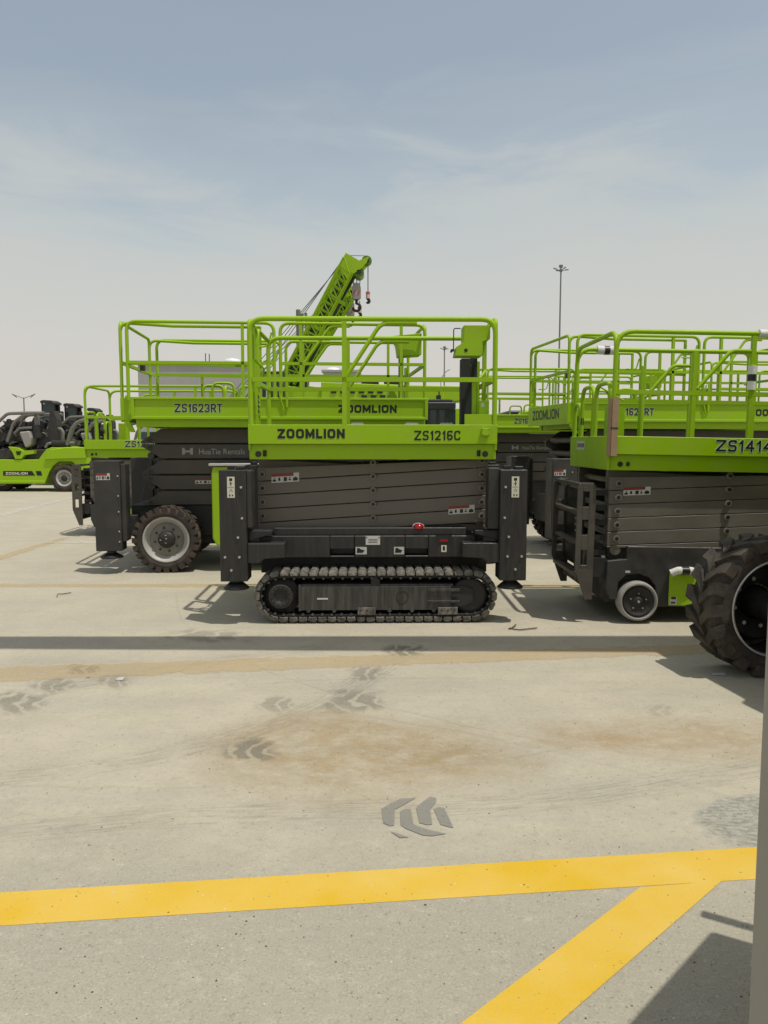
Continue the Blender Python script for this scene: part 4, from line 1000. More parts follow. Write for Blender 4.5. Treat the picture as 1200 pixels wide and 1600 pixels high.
    d = MB(); d.box(-1.03, -.985, -.643, -.6405, .452, .472, WHITE); d.box(-1.235, -1.205, -.58, -.5, .52, .60, WHITE); d.box(-.10, 0, -.643, -.6405, .48, .56, WHITE); d.prism([(-.09, .495), (-.03, .52), (-.09, .55)], -.6445, -.6435, INK); d.build('small_label', root)
    c = MB(); c.box(-.62, 1.0, -.66, -.641, .155, .49, GREEN); c.build('side_panel', root, .006)
    d = MB(); d.box(-.61, -.545, -.6625, -.6605, .165, .235, WHITE); d.box(-.60, -.56, -.6635, -.6626, .175, .19, INK); d.box(-.60, -.555, -.6635, -.6626, .215, .235, INK); d.build('small_label', root)
    # end ladder: two slotted side plates and the rungs between
    l = MB()
    for y0, y1 in ((-.66, -.64), (.28, .30)):
        xs = (-1.50, -1.36)
        # plate built from bars so that the slots are real openings
        zs = [(.24, .50), (.66, .80), (.96, 1.10), (1.24, 1.29)]
        l.box(-1.505, -1.455, y0, y1, .48, 1.24, ARM_RT); l.box(-1.395, -1.335, y0, y1, .48, 1.24, ARM_RT)
        l.prism([(-1.505, .48), (-1.335, .48), (-1.335, .20), (-1.40, .20)], y0, y1, ARM_RT)
        for z0, z1 in ((.48, .52), (.66, .80), (.94, 1.06), (1.20, 1.24)): l.box(-1.455, -1.395, y0, y1, z0, z1, ARM_RT)
        l.prism([(-1.505, 1.24), (-1.335, 1.24), (-1.36, 1.28), (-1.47, 1.28)], y0, y1, ARM_RT)
    for z in (.40, .70, .98, 1.24): l.box(-1.49, -1.43, -.64, .28, z, z + .035, ARM_RT)
    l.box(-1.40, -1.36, -.64, .28, .30, .42, BLACK); l.box(-1.38, -1.365, -.4, .28, .45, 1.2, BLACK)
    ld = l.build('end_ladder', root, .003)
    d = MB(); d.box(-1.386, -1.3805, -.30, -.12, .74, .96, PIN)
    for z in (.78, .84, .90): d.box(-1.388, -1.3862, -.27, -.15, z, z + .02, WHITE)
    d.build('warning_label', ld)
    for z in (.60, .74, .88, 1.02, 1.16): c = MB(); c.box(-1.33, -1.20, -.56, -.50, z, z + .05, BLACK); c.build('ladder_bracket', root)
    c = MB(); c.box(-1.36, -1.19, -.60, -.45, .40, .58, BLACK); c.build('ladder_foot', root)
    for sx in (-1, 1):
        for sy in (-1, 1): make_wheel(root, -.91 if sx < 0 else .91, -.70 if sy < 0 else .70, .192, .192, .15, .142, 'solid', sy, 0, 40)
    if wraps:
        yw = yn + .022
        def wrap(p0, p1):
            p0, p1 = Vector(p0), Vector(p1); d = MB(); d.cyl(p0, p1, .036, FOAM, 14); w = d.build('foam_wrap', root, .004)
            d = MB(); d.cyl(p0.lerp(p1, .36), p0.lerp(p1, .64), .0375, TAPE, 14); d.build('tape_band', w)
        wrap((.02, yw, 2.36), (.02, yw, 2.145)); wrap((.06, yw, zt), (.28, yw, zt))
        d = MB(); d.tube(fillet([(-.62, -.675, .46), (-.56, -.69, .49), (-.44, -.69, .49), (-.38, -.675, .47)], .03), .034, FOAM, 10); w = d.build('foam_wrap', root)
        d = MB(); d.cyl((-.53, -.69, .487), (-.46, -.69, .487), .037, TAPE, 12); d.build('tape_band', w)
        d = MB()
        for x0, x1, y0, y1 in ((-1.245, -1.19, -.745, -.735), (-1.20, -1.19, -.735, -.65), (-1.257, -1.247, -.735, -.65)): d.box(x0, x1, y0, y1, 1.53, 2.05, CARD)
        cw = d.build('cardboard_wrap', root); d = MB(); d.box(-1.259, -1.188, -.748, -.7455, 1.775, 1.785, TAPE); d.build('tape_band', cw)
    return root
E = slab_lift((3.25, 7.68, 0), R(.5), 'lime green slab scissor lift with slotted end ladder and cardboard wrapped corner post', 'ZS1414E', R(1.0), True)
B = slab_lift((-4.03, 14.25, 0), R(2), 'lime green slab scissor lift at the far left with end ladder, behind the outrigger', 'ZS1212E', tx=-.54)

# big wheeled loader at the right edge: only its tyre shows, the unseen body is added to throw the shadow in
def near_loader():
    root = empty('wheel_loader', (4.97, 4.97, 0), R(8.5)); tag(root, 'loader at the right edge, only its huge lugged black tyre in view', 'loader')
    m = MB()
    m.prism([(-2.0, .93), (-2.0, .55), (-2.06, .55), (-2.06, .45), (-1.98, .45), (-1.98, -.25), (-2.05, -.30), (-2.0, -.95), (-1.9, -1.3), (1.9, -1.3), (1.9, .93)], 1.35, 2.42, YEL_GREEN, 'z'); m.build('body', root, .02)  # unseen body, its stepped outline shaped for the shadow it throws
    m = MB(); m.box(-1.4, .3, -1.0, .8, 2.42, 3.2, CABM); m.build('cab', root, .03)
    m = MB(); m.box(-1.38, .28, -1.01, -1.002, 2.6, 3.1, GLASS); m.build('window', root)
    m = MB(); m.box(-1.9, 1.9, -.6, .55, .55, 1.35, BLACK)
    for x in (-2.1, 2.1): m.cyl((x, -1.0, .5), (x, 1.0, .5), .11, BLACK, 12)
    m.build('chassis', root)
    for sx in (-1, 1):
        for sy in (-1, 1): make_wheel(root, sx * 2.1, sy * 1.06, .50, .50, .36, .345, 'big', sy, 0, 56)
YEL_GREEN = GREEN
near_loader()

# ------------------------------------------------------------------ foam wrap on the rail behind
def rail_wrap(p0, p1, label):
    p0, p1 = Vector(p0), Vector(p1); r = empty('foam_wrap', p0); tag(r, label, 'foam wrap')
    d = MB(); d.cyl((0, 0, 0), p1 - p0, .045, FOAM, 14); d.build('foam_sleeve', r, .004); d = MB(); d.cyl((p1 - p0) * .38, (p1 - p0) * .68, .047, TAPE, 14); d.build('tape_band', r)
q0 = P(933, 547, 8.36); q1 = P(961, 548, 8.36)
rail_wrap(q0, q1, 'white foam sleeve with black tape on the far rail of the slab lift')

# ------------------------------------------------------------------ unseen beam added to cast the shadow band, and near post
def beam():
    root = empty('shadow_beam', (0, 0, 0)); tag(root, 'unseen gantry beam over the yard that drops the band of shadow', 'caster')
    h = 6.0; far0, near0, far1, near1 = G(0, 995), G(0, 1014), G(1100, 994), G(1100, 1020)
    off = Vector((.285 * h, -.19 * h, h))
    a, b2, c2, d2 = far0 + off, far1 + off, near1 + off, near0 + off
    e = (b2 - a); f = (c2 - d2)
    a, b2, d2, c2 = a - e * 1.2, b2 + e * 1.2, d2 - f * 1.2, c2 + f * 1.2
    m = MB(); vs = [a, b2, c2, d2] + [v + Vector((0, 0, .05)) for v in (a, b2, c2, d2)]
    m.add(vs, [(0, 1, 2, 3), (4, 5, 6, 7), (0, 1, 5, 4), (1, 2, 6, 5), (2, 3, 7, 6), (3, 0, 4, 7)], POST); m.build('beam', root)
    for x, y in (((a + d2) / 2).xy, ((b2 + c2) / 2).xy):
        m = MB(); m.box(x - .15, x + .15, y - .15, y + .15, 0, 5.99, POST); m.box(x - .25, x + .25, y - .25, y + .25, 0, .02, POST); m.build('column', root)
beam()
m = MB(); d0 = 1.25; xl = P(1188.3, 1120, d0 + .09).x
xl += .001; m.box(xl, xl + .09, d0, d0 + .09, .02, 2.9, POST); m.box(xl - .05, xl + .14, d0 - .05, d0 + .14, 0, .02, POST)
tag(m.build('steel_post', None, .008, 2), 'plain grey painted steel post standing very near at the right edge', 'post')
def blocker():
    # unseen cabinet added beside the post to throw shade into the lower right corner
    root = empty('shadow_blocker', (0, 0, 0)); tag(root, 'unseen cabinet with a lifting rail on top, beside the near post', 'blocker')
    h = 1.5; off = Vector((.285 * h, -.19 * h, 0))
    A = G(1110, 1455) + off; B2 = G(980, 1600) + off; d = (B2 - A).normalized(); n = Vector((-d.y, d.x, 0))
    if n.x < 0: n = -n
    top = G(1175, 1474) + off; e = (top - A).normalized()
    q = [A, A + d * .78, A + d * .78 + e * .8, A + e * .8]
    m = MB(); m.prism([(p.x, p.y) for p in q], .02, h, POST, 'z'); m.build('blocker_body', root, .01)
    m = MB(); h2 = 1.62; o2 = Vector((.285 * h2, -.19 * h2, 0)); s0 = G(1112, 1432) + o2; s1 = G(1112, 1432) + o2 + e * .7
    m.tube(fillet([(s0.x + e.x * .06, s0.y + e.y * .06, h), (s0.x + e.x * .06, s0.y + e.y * .06, h2), (s1.x, s1.y, h2), (s1.x, s1.y, h)], .02), .022, POST, 8); m.tube([(s0.x - e.x * .03, s0.y - e.y * .03, h2), (s0.x + e.x * .2, s0.y + e.y * .2, h2)], .022, POST, 8); m.build('blocker_rail', root)
blocker()

# ------------------------------------------------------------------ cranes behind
def beam_frame(p0, p1, roll=R(38), side=Vector((0, -1, 0))):
    a = (p1 - p0).normalized(); s = (side - a * side.dot(a)).normalized(); w = s.cross(a)
    s = (s * math.cos(roll) + w * math.sin(roll)).normalized(); w = s.cross(a)
    return a, s, w
def obox(m, p0, p1, hw, hd, mt):
    a, s, w = beam_frame(p0, p1)
    vs = [p + w * i * hw + s * j * hd for p in (p0, p1) for i, j in ((-1, -1), (1, -1), (1, 1), (-1, 1))]
    m.add(vs, [(0, 1, 2, 3), (4, 5, 6, 7), (0, 1, 5, 4), (1, 2, 6, 5), (2, 3, 7, 6), (3, 0, 4, 7)], mt)
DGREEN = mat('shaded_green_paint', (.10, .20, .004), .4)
STRIPE = mat('hook_red', (.50, .10, .06), .5); HOOKG = mat('hook_grey', (.30, .28, .26), .5)
def hook_block(root, top, u, v0, v1, v2, Y, ropes):
    m = MB(); s = Y / 1200
    c = P(u, (v0 + v1) / 2, Y)
    hh = (v1 - v0) / 2 * s; hw = 6.5 * s
    for k in (-1, 1):
        m.prism([(c.x - hw, c.z - hh * .7), (c.x - hw, c.z + hh * .55), (c.x - hw * .55, c.z + hh), (c.x + hw * .55, c.z + hh), (c.x + hw, c.z + hh * .55), (c.x + hw, c.z - hh * .7), (c.x + hw * .4, c.z - hh), (c.x - hw * .4, c.z - hh)], c.y + k * .14 - .03, c.y + k * .14 + .03, HOOKG)
    m.cyl((c.x, c.y - .1, c.z + hh * .2), (c.x, c.y + .1, c.z + hh * .2), hw * .9, PIN, 16)
    for i in range(3):
        x = c.x - hw * .95 + hw * .62 * i
        m.prism([(x, c.z - hh * .5), (x + hw * .3, c.z - hh * .5), (x + hw * .75, c.z + hh * .05), (x + hw * .45, c.z + hh * .05)], c.y - .185, c.y - .171, STRIPE if i % 2 == 0 else WHITE)
    b = m.build('hook_block', root)
    m = MB(); e = c.z - hh; z2 = P(u, v2, Y).z; rr = (e - z2) * .34
    pts = [(c.x, c.y, e + .02), (c.x, c.y, e - rr * .6)]
    for k in range(11):
        a = R(95 - k * 27); pts.append((c.x + rr * math.cos(a), c.y, z2 + rr + rr * math.sin(a) * 1.0))
    m.tube(pts, rr * .38, PIN, 8); m.build('hook', b)
    m = MB()
    for du in ropes: m.tube([P(u + du, v0 + 3, Y), P(u + du + (top[0] - u) * .3, top[1], Y)], .016, LAMP, 5)
    m.build('hoist_rope', root)
def crane(label, base, tip, Y0, dY, head, jib, main):
    root = empty('truck_crane', (P(*base, Y0).x, Y0, 0)); loc = Vector(root.location)
    tag(root, label, 'crane', 'truck cranes behind the lifts')
    hold = []
    p0, p1 = P(*base, Y0), P(*tip, Y0 - dY)
    secs = [(0, .60, .27, .26), (.55, .80, .24, .23), (.78, .98, .21, .20)]
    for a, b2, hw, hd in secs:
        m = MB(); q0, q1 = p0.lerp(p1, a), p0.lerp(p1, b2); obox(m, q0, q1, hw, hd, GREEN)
        aa, s, w = beam_frame(q0, q1)
        obox(m, q1 - aa * .12, q1, hw + .05, hd + .05, GREEN)
        m.add([q0 + w * (-hw - .004) + s * (hd * .8), q1 + w * (-hw - .004) + s * (hd * .8), q1 + w * (-hw - .004) - s * (hd * .8), q0 + w * (-hw - .004) - s * (hd * .8)], [(0, 1, 2, 3)], BLACK)  # black sheet paints the shade on the boom's underside
        m.add([q0 - w * hw * .95 + s * (hd + .004), q1 - w * hw * .95 + s * (hd + .004), q1 + w * hw * .15 + s * (hd + .004), q0 + w * hw * .15 + s * (hd + .004)], [(0, 1, 2, 3)], BLACK)  # black strip paints shade on the boom side behind the jib
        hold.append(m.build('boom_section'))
    aa, s, w = beam_frame(p0, p1)
    m = MB()                                                          # boom head with sheaves
    r_ = lambda u, v: P(u, v, Y0 - dY)
    hp = [r_(u, v) for u, v in head]
    for yy in (-.33, .33):
        m.prism([(p.x, p.z) for p in hp], Y0 - dY + yy - .02, Y0 - dY + yy + .02, GREEN)
    e0 = r_(*main['sheave']); m.cyl((e0.x, Y0 - dY - .28, e0.z), (e0.x, Y0 - dY + .28, e0.z), .17, DGREEN, 18); m.cyl((e0.x, Y0 - dY - .35, e0.z), (e0.x, Y0 - dY + .35, e0.z), .07, PIN, 10)
    if 'whip' in main:
        e1 = r_(*main['whip']); m.cyl((e1.x, Y0 - dY - .06, e1.z), (e1.x, Y0 - dY + .06, e1.z), .17, DGREEN, 18); m.cyl((e1.x, Y0 - dY - .09, e1.z), (e1.x, Y0 - dY + .09, e1.z), .08, BLACK, 10)
        k0 = hp[1]; obox(m, Vector((e0.x, Y0 - dY, e0.z)) + Vector((-.1, 0, .25)), Vector((e1.x, Y0 - dY, e1.z)), .10, .08, GREEN)
        m.tube([r_(head[0][0], head[0][1]), Vector((e1.x, Y0 - dY, e1.z + .17))], .012, LAMP, 5)
    hold.append(m.build('boom_head'))
    if jib:                                                           # lattice jib stowed along the boom, on the camera's side
        m = MB(); j = [P(u, v, Y0 - dY * f - .75) for (u, v), f in zip(jib, (.1, .97, .97, .1))]      # a0 a1 (upper chord), b1 b0 (lower chord)
        a0, a1, b1, b0 = j
        for dy in (0, .42):
            D = Vector((0, dy, 0))
            m.tube([a0 + D, a1 + D], .04, GREEN, 6); m.tube([b0 + D, b1 + D], .04, GREEN, 6)
            n = 15
            for k in range(n):
                s0, s1 = k / n, (k + 1) / n; A, B3 = a0.lerp(a1, s0) + D, b0.lerp(b1, (s0 + s1) / 2) + D
                m.tube([A, B3], .026, GREEN, 5); m.tube([B3, a0.lerp(a1, s1) + D], .026, GREEN, 5)
        for k in range(8):
            s0 = k / 8; m.tube([a0.lerp(a1, s0), a0.lerp(a1, s0) + Vector((0, .42, 0))], .02, GREEN, 5)
        hold.append(m.build('lattice_jib'))
    m = MB()                                                          # hoist ropes along the boom's back
    for k in range(3):
        o = w * (.42 + .12 * k) if w.x < 0 else -w * (.42 + .12 * k)
        m.tube([p0 + Vector((-1.2 - .3 * k, 0, .2)), p1 + Vector((-.25, -.2 + .2 * k, .25))], .014, LAMP, 5)
    hold.append(m.build('hoist_rope'))
    for o in hold: o.parent = root; o.matrix_parent_inverse = Matrix.Translation(-loc)
    for args in main['hooks']:
        n0 = set(bpy.data.objects); hook_block(None, *args)
        for o in set(bpy.data.objects) - n0:
            if o.parent is None: o.parent = root; o.matrix_parent_inverse = Matrix.Translation(-loc)
    return root, loc
def part_at(mb, name, root, loc, bevel=0):
    o = mb.build(name, None, bevel); o.parent = root; o.matrix_parent_inverse = Matrix.Translation(-loc); return o
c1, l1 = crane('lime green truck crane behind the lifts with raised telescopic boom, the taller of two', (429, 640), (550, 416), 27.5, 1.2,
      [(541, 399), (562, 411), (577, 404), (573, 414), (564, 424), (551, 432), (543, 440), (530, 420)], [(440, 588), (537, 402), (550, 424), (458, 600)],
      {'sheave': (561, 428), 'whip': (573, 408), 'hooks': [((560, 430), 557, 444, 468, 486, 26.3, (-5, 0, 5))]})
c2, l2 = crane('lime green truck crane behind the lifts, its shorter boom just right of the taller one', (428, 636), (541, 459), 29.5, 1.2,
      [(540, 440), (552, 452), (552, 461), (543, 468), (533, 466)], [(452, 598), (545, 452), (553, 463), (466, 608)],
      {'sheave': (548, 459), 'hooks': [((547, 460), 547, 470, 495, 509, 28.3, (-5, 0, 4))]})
def whip(u, v0, v1, v2, v3, Y, root, loc):
    m = MB(); s = Y / 1200; a = P(u, v0, Y); b = P(u, v1, Y); c = P(u, v2, Y)
    m.tube([a, b], .018, LAMP, 5); x = 3.2 * s
    m.cyl(b + Vector((0, 0, .02)), c, x, STRIPE, 12, x * .9); m.cyl(b + Vector((0, 0, -.08)), b + Vector((0, 0, -.2)), x * 1.05, WHITE, 12)
    z2 = P(u, v3, Y).z; rr = (c.z - z2) * .42; pts = [c, Vector((c.x, c.y, z2 + rr * 2))]
    for k in range(9):
        q = R(90 - k * 30); pts.append(Vector((c.x + rr * .8 * math.cos(q), c.y, z2 + rr + rr * math.sin(q))))
    m.tube(pts, .05, PIN, 7)
    return part_at(m, 'whip_hook', root, loc)
whip(575, 412, 457, 467, 473, 26.3, c1, l1); whip(562, 470, 480, 489, 495, 28.3, c2, l2)
# carrier and superstructure of the first crane, mostly behind the rails
def carrier(root, loc, Y, du=0):
    q = lambda u, v: (lambda p: (p.x, p.z))(P(u + du, v, Y))
    m = MB()
    m.prism([q(505, 628), q(690, 628), q(690, 606), q(600, 604), q(505, 600)], Y - .9, Y + .9, GREEN)
    part_at(m, 'carrier_deck', root, loc, .02)
    m = MB()
    for k in range(6):
        u = 520 + k * 14; m.prism([q(u, 617), q(u + 8, 617), q(u + 8, 611), q(u, 611)], Y - .93, Y - .9, PIN)
        if k > 2: m.prism([q(u + 4, 625), q(u + 12, 625), q(u + 12, 620), q(u + 4, 620)], Y - .93, Y - .9, PIN)
    m.prism([q(566, 599), q(592, 599), q(592, 603), q(566, 603)], Y - .8, Y + .8, PIN)
    part_at(m, 'deck_slot', root, loc)
    m = MB(); m.prism([q(418, 640), q(450, 640), q(450, 585), q(418, 585)], Y - 1.2, Y - .2, CABM); m.prism([q(422, 612), q(436, 612), q(436, 590), q(422, 590)], Y - 1.22, Y - 1.2, GLASS); m.prism([q(424, 628), q(430, 628), q(430, 612), q(424, 612)], Y - 1.225, Y - 1.2, WHITE); part_at(m, 'operator_cab', root, loc, .03)
    m = MB(); m.prism([q(400, 700), q(700, 700), q(700, 640), q(400, 640)], Y - 1.1, Y + 1.1, GREEN); m.prism([q(400, 640), q(506, 640), q(506, 612), q(446, 604), q(400, 610)], Y - .7, Y + .9, GREEN); part_at(m, 'superstructure', root, loc, .02)
    for k, u in enumerate((430, 470, 630, 670)):
        for yy in (-1.25, .85):
            m = MB(); p = P(u + du, 700, Y); m.lathe([(.001, 0), (.3, 0), (.3, .05), (.62, .05), (.62, .4), (.001, .4)], (p.x, Y + yy, .62), TYRE, 20); part_at(m, 'wheel', root, loc)
carrier(c1, l1, 26.6); carrier(c2, l2, 33, 34)
c3 = MB()                                                             # upright exhaust-like posts left of the boom
for k, (u, v) in enumerate(((466, 484), (472, 490), (478, 489))):
    p = P(u, v, 34); c3.cyl((p.x, 34, 0), p, .10 if k == 0 else .06, PIPE, 8)
cc = c3.build('standpipe'); tag(cc, 'cluster of three grey upright pipes behind the crane boom', 'pipes')

# ------------------------------------------------------------------ buildings, tank, masts
def bld(name, u0, u1, v0, Y, dep, label):
    a = P(u0, v0, Y); b = P(u1, v0, Y); r = empty(name, ((a.x + b.x) / 2, Y, 0)); tag(r, label, 'building', 'pale buildings behind the yard')
    w = (b.x - a.x) / 2; m = MB(); m.box(-w, w, 0, dep, 0, a.z, WALLM); m.build('wall', r)
    m = MB(); m.box(-w - .1, w + .1, -.08, dep + .1, a.z, a.z + .12, WALLM); m.build('parapet', r)
    m = MB()
    for k in range(5):
        x = -w + w * 2 * (k + .5) / 5; m.box(x - .5, x + .5, -.03, 0, 1.0, 2.2, GLASS)
    m.build('window', r)
    return r, a.z + .12, w
b1, hb, wb = bld('flat_building', 215, 386, 569, 42, 12, 'long pale grey flat roofed building behind the left lifts')
bld('flat_building', 505, 560, 581, 46, 10, 'small pale grey flat roofed building behind the crane')
p = P(346, 568, 42); m = MB(); m.lathe([(.001, hb), (.45, hb), (.47, hb + .1), (.47, hb + .32), (.42, hb + .44), (.15, hb + .5), (.001, hb + .5)], (p.x, 45, 0), TANKM, 24, 'z'); m.box(p.x - .45, p.x - .3, 44.4, 44.6, hb, hb + .3, TANKM)
tag(m.build('water_tank'), 'white round water tank on the roof of the long grey building', 'water tank')
p = P(517, 578, 46); m = MB(); z0 = P(517, 581, 46).z + .12; m.lathe([(.001, z0), (.5, z0), (.5, z0 + .15), (.3, z0 + .3), (.001, z0 + .32)], (p.x, 48, 0), TANKM, 20, 'z')
tag(m.build('water_tank'), 'low white water tank on the roof of the small building behind the crane', 'water tank')
for u, v in ((321, 552), (327, 553)):
    p = P(u, v, 43); m = MB(); m.cyl((p.x, 43, hb), p, .03, LAMP, 6); tag(m.build('roof_aerial'), 'thin aerial on the roof of the long grey building, beside the tank', 'aerial', 'roof aerials')
def mast(u, v, Y, r, arms, arm_len, label):
    p = P(u, v, Y); root = empty('lamp_mast', (p.x, Y, 0)); tag(root, label, 'lamp post')
    m = MB(); m.cyl((0, 0, 0), (0, 0, p.z), r * 1.25, LAMP, 10, r * .8); m.build('pole', root)
    for k in range(arms):
        a = 2 * math.pi * k / arms + (.35 if arms > 2 else 0); ca, sa = math.cos(a), math.sin(a)
        m = MB(); m.tube([(0, 0, p.z - .15), (ca * arm_len, sa * arm_len, p.z + (.02 if arms > 2 else .45))], r * .45, LAMP, 6)
        o = m.build('arm', root)
        m = MB(); m.tube([(ca * arm_len * .62, sa * arm_len * .62, p.z), (ca * arm_len * 1.05, sa * arm_len * 1.05, p.z + (.06 if arms > 2 else .5))], r * .75, LAMP, 6); m.build('lamp_head', o)
    if arms > 2:
        m = MB(); m.cyl((0, 0, p.z - .3), (0, 0, p.z), r * 1.8, LAMP, 10); m.cyl((0, 0, p.z + .25), (0, 0, p.z + .55), r * 2.3, LAMP, 10); m.cyl((0, 0, p.z), (0, 0, p.z + .3), r * .8, LAMP, 8); m.build('lamp_crown', root)
mast(876.5, 421, 102, .115, 4, 1.05, 'tall grey high mast lamp with four arms rising behind the right lifts')
mast(694.5, 545, 190, .17, 4, 1.0, 'slender high mast lamp seen through the rails of the tracked lift')
mast(37, 621, 110, .10, 2, 1.55, 'thin double armed street lamp far off at the left')

# ------------------------------------------------------------------ forklift at the left
def forklift(Y, du=0, label='', cab=False, name='forklift', dark=False):
    base = P(60 + du, 768, Y); loc = Vector((base.x, Y, 0)); root = empty(name, loc); tag(root, label, 'forklift', 'parked lime green forklifts')
    k0 = Y / 25.8
    def q(u, v):
        p = P(u + du, 768 + (v - 768) * 1.0, 25.8); return ((p.x - P(60 + du, 768, 25.8).x) * 1.0, max(p.z, .0))
    m = MB()
    body = [q(-60, 756), q(70, 756), q(77, 738), q(83, 728), q(92, 721), q(112, 721), q(128, 735), q(137, 735), q(137, 700), q(80, 699), q(72, 702), q(60, 718), q(-60, 718)]
    m.prism(body, 0, 1.9, GREEN); m.box(q(-60, 740)[0], q(70, 740)[0], -.03, 0, q(0, 755)[1], q(0, 751)[1], GREEN)
    m.build('body', root, .03)
    m = MB(); m.prism([q(-30, 718), q(76, 718), q(80, 702), q(-30, 702)], .2, 1.7, DARK2); m.prism([q(70, 718), q(136, 716), q(136, 699), q(104, 699), q(80, 702), q(74, 708)], -.06, -.002, GREEN); m.build('bonnet', root, .02)
    m = MB(); m.prism([q(5, 743), q(55, 743), q(50, 736), q(5, 736)], -.006, -.0005, INK); m.prism([q(58, 743), q(66, 743), q(64, 736), q(56, 736)], -.006, -.0005, INK)
    m.block('ZOOMLION', (q(9, 740)[0], -.0062, q(0, 741.6)[1]), .085, mat_label, .74, .24); m.build('lettering', root)
    for u in (102, -6):
        wq = q(u, 747)
        make_wheel(root, wq[0], -.12 if u > 50 else .3, .46, .46, .36, .28, 'dark', -1, 0, 32); make_wheel(root, wq[0], 1.95, .46, .46, .36, .27, 'dark', 1, 0, 32)
    m = MB(); m.prism([q(13, 698), q(28, 700), q(36, 704), q(54, 704), q(53, 709), q(38, 711), q(34, 717), q(24, 717), q(20, 707)], -.02, .5, GREEN); m.prism([q(25, 705), q(34, 705), q(32, 711), q(27, 711)], -.03, -.0201, PIN); m.build('mudguard', root, .02)
    m = MB()
    tp = lambda l: [(q(u, v)[0], y, q(u, v)[1]) for u, v, y in l]
    for y in (.15, 1.6):
        m.tube(fillet(tp([(-20, 672, y), (8, 646, y), (40, 645, y), (66, 645, y)]), .3), .055, PIPE, 8)
        m.tube(fillet(tp([(8, 690, y), (18, 660, y), (34, 648, y), (52, 647, y)]), .4), .055, PIPE, 8)
        m.tube(fillet(tp([(66, 700, y + .1), (70, 693, y + .1), (84, 692, y + .1), (84, 692, y + .1)]), .1), .05, PIPE, 8)
        m.tube(fillet(tp([(102, 695, y), (108, 672, y), (118, 658, y), (134, 656, y)]), .4), .06, PIPE, 8)
    m.tube(fillet(tp([(62, 669, .6), (84, 670, .6), (87, 676, .6), (86, 692, .6)]), .1), .06, PIPE, 8)
    m.tube(tp([(18, 677, .2), (26, 669, .2), (46, 668, .2)]), .05, PIPE, 8)
    m.build('roll_frame', root)
    m = MB(); m.prism([q(28, 675), q(44, 673), q(48, 684), q(46, 696), q(38, 700)], .05, .55, HOOKG); m.build('seat', root, .04)
    m = MB(); m.cyl((q(55, 740)[0], .3, q(0, 684)[1]), (q(55, 740)[0], .3, q(0, 664)[1]), .155, BLACK, 16); m.cyl((q(55, 740)[0], .3, q(0, 664)[1]), (q(55, 740)[0], .3, q(0, 648)[1]), .09, PIPE, 12); m.build('air_filter', root)
    m = MB(); m.cyl((q(78, 740)[0], .3, q(0, 693)[1]), (q(101, 740)[0], .3, q(0, 693)[1]), .12, BLACK, 14); m.build('silencer', root)
    m = MB()                                                           # engine, pumps and hoses in the open bay
    rnd = random.Random(3 + int(du))
    for k in range(110):
        u = rnd.uniform(-25, 62); v = rnd.uniform(660, 714); s = rnd.uniform(.06, .22); x, z = q(u, v); y = rnd.uniform(.4, 1.4)
        m.box(x - s, x + s, y, y + .3, z - s * .7, z + s * .7, rnd.choice((BLACK, CABM, DARK2, PIPE)), Matrix.Rotation(rnd.uniform(-.6, .6), 3, 'Y'))
    for k in range(34):
        u = rnd.uniform(-20, 56); v = rnd.uniform(652, 690); x, z = q(u, v); x2, z2 = q(u + rnd.uniform(-16, 16), v + rnd.uniform(6, 22)); y = rnd.uniform(.2, 1.2)
        m.tube(fillet([(x, y, z), ((x + x2) / 2 + rnd.uniform(-.2, .2), y, (z + z2) / 2 + .15), (x2, y + .2, z2)], .15), .03, rnd.choice((BLACK, PIPE, DARK2)), 6)
    m.prism([q(65, 690), q(80, 690), q(79, 655), q(74, 641), q(68, 641), q(66, 655)], .5, .9, DARK2)
    m.build('engine', root)
    return root
forklift(25.8, 0, 'lime green forklift without a cab at the left edge, engine and pipes exposed')
forklift(29.6, 92, 'second lime green forklift without a cab, mostly hidden behind the far left slab lift')
def cab_machine(u0, u1, v0, v1, Y, label):
    a, b = P(u0, v0, Y), P(u1, v1, Y); loc = Vector(((a.x + b.x) / 2, Y, 0)); root = empty('forklift', loc); tag(root, label, 'forklift', 'dark cab forklifts at the left')
    w = (b.x - a.x) / 2; zt, zb = a.z, b.z; H = zt - zb
    m = MB()
    for sx in (-1, 1):
        for y in (0, .48): m.box(sx * w - (.06 if sx > 0 else 0), sx * w + (.06 if sx < 0 else 0), y, y + .07, zb, zt - .12, CABM)
    m.box(-w, w, 0, .55, zb - .05, zb + H * .25, CABM); m.box(-w, w, .40, .55, zb, zt - .1, CABM)
    m.build('cab_frame', root, .01)
    m = MB(); m.prism([(-w - .02, zt - .14), (-w - .02, zt - .03), (-w * .6, zt), (w * .6, zt - .02), (w + .05, zt - .12), (w + .05, zt - .20)], -.06, .62, DARK2); m.build('cab_roof', root, .02)
    m = MB(); m.box(-w + .06, w - .06, .02, .05, zb + H * .27, zt - .17, GLASS); m.build('window', root)
    m = MB()
    for k in range(5): m.box(-w + .1 + k * .16, -w + .18 + k * .16, .15, .38, zb + H * .25, zb + H * random.uniform(.5, .8), BLACK)
    m.build('seat', root)
    m = MB(); m.prism([(-w - .5, .45), (w + .6, .45), (w + .6, zb - .12), (w, zb - .052), (-w, zb - .052), (-w - .5, zb - .3)], -.1, .9, DARK2); m.build('body', root, .03)
    for sx in (-1, 1):
        for y in (-.12, 1.0): m = MB(); m.lathe([(.001, 0), (.2, 0), (.22, .03), (.45, .03), (.45, .3), (.001, .3)], (sx * w, y, .45), TYRE, 20); m.build('wheel', root)
cab_machine(64, 88, 625, 690, 34, 'black cabbed forklift behind the exposed engine, the left of the two cabs')
cab_machine(100, 122, 630, 690, 34.5, 'black cabbed forklift behind the exposed engine, the right of the two cabs')
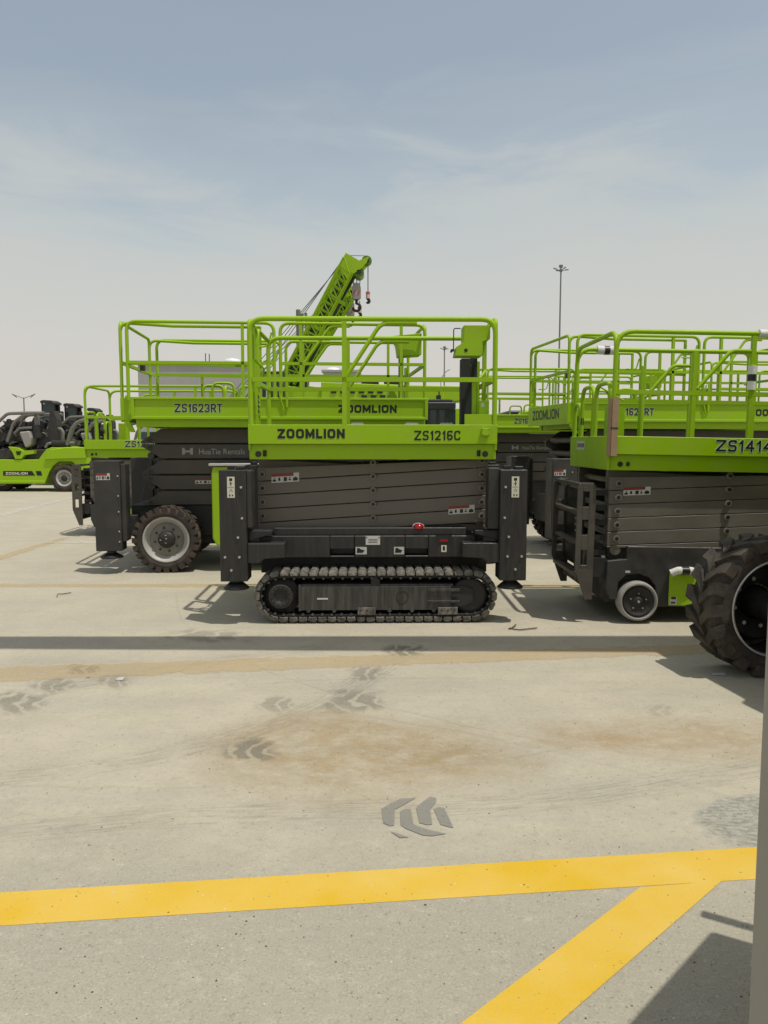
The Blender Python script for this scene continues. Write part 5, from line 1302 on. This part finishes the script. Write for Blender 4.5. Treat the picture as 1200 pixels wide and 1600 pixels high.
cab_machine(137, 153, 637, 690, 35, 'black cabbed forklift seen through the rails of the far left slab lift')
# dark loader cab seen between the rails and a low dark bonnet between the right lifts
def loader(u0, u1, v0, v1, Y, label):
    a, b = P(u0, v0, Y), P(u1, v1, Y); loc = Vector(((a.x + b.x) / 2, Y, 0)); root = empty('wheel_loader', loc); tag(root, label, 'loader')
    w = (b.x - a.x) / 2; zt, zb = a.z, b.z
    m = MB(); m.box(-w, w, 0, 1.5, zt - .2, zt, CABM); m.box(-w * .9, w * .8, .1, 1.3, zt, zt + .08, BLACK); m.build('cab_roof', root, .03)
    m = MB()
    for x in (-w, -w * .35, w * .3, w - .08): m.box(x, x + .08, .05, .12, zb, zt - .2, CABM)
    m.box(-w, w, .9, 1.4, zb - 1.2, zt - .2, CABM); m.build('cab_frame', root)
    m = MB(); m.box(-w + .08, w - .08, .09, .115, zb, zt - .21, GLASS); m.build('window', root)
    m = MB(); m.box(-w - .3, w + .4, -.1, 1.6, .5, zb, GREEN); m.build('body', root, .04)
    m = MB(); m.tube([(-w * .1, .5, zt + .08), (-w * .1, .5, zt + .35)], .02, BLACK, 6); m.box(-w * .3, w * .0, .3, .6, zt + .08, zt + .2, BLACK); m.build('roof_lamp', root)
    for sx in (-1, 1): m = MB(); m.lathe([(.001, 0), (.25, 0), (.27, .04), (.6, .04), (.6, .45), (.001, .45)], (sx * (w + .1), -.2, .6), TYRE, 20); m.build('wheel', root)
loader(668, 712, 628, 668, 21, 'dark glazed loader cab behind the right end of the tracked lift platform')
def van():
    Y = 24; a, b = P(772, 652, Y), P(824, 665, Y); root = empty('parked_loader', ((a.x + b.x) / 2, Y, 0)); tag(root, 'low dark curved bonnet of a parked machine between the right hand lifts', 'loader')
    w = (b.x - a.x) / 2 * 1.15; z0 = b.z - .15; z1 = P(800, 641, Y).z
    m = MB(); m.prism([(-w, .5), (-w, z0 + .1), (-w * .5, z1 - .1), (0, z1), (w, z1), (w, .5)], 0, 1.6, CABM); m.build('body', root, .05)
    m = MB(); m.prism([(-w * .8, z0 + .12), (-w * .45, z1 - .15), (-.05, z1 - .06), (.1, z0 + .1)], -.02, -.001, GLASS); m.build('window', root)
    m = MB(); m.tube(fillet([(.15, -.05, z0), (.25, -.05, z1 - .1), (w, -.05, z1 - .05)], .2), .06, GREEN, 8); m.build('arch_rail', root)
    for sx in (-1, 1): m = MB(); m.lathe([(.001, 0), (.25, 0), (.27, .04), (.5, .04), (.5, .4), (.001, .4)], (sx * w * .7, -.2, .5), TYRE, 20); m.build('wheel', root)
van()
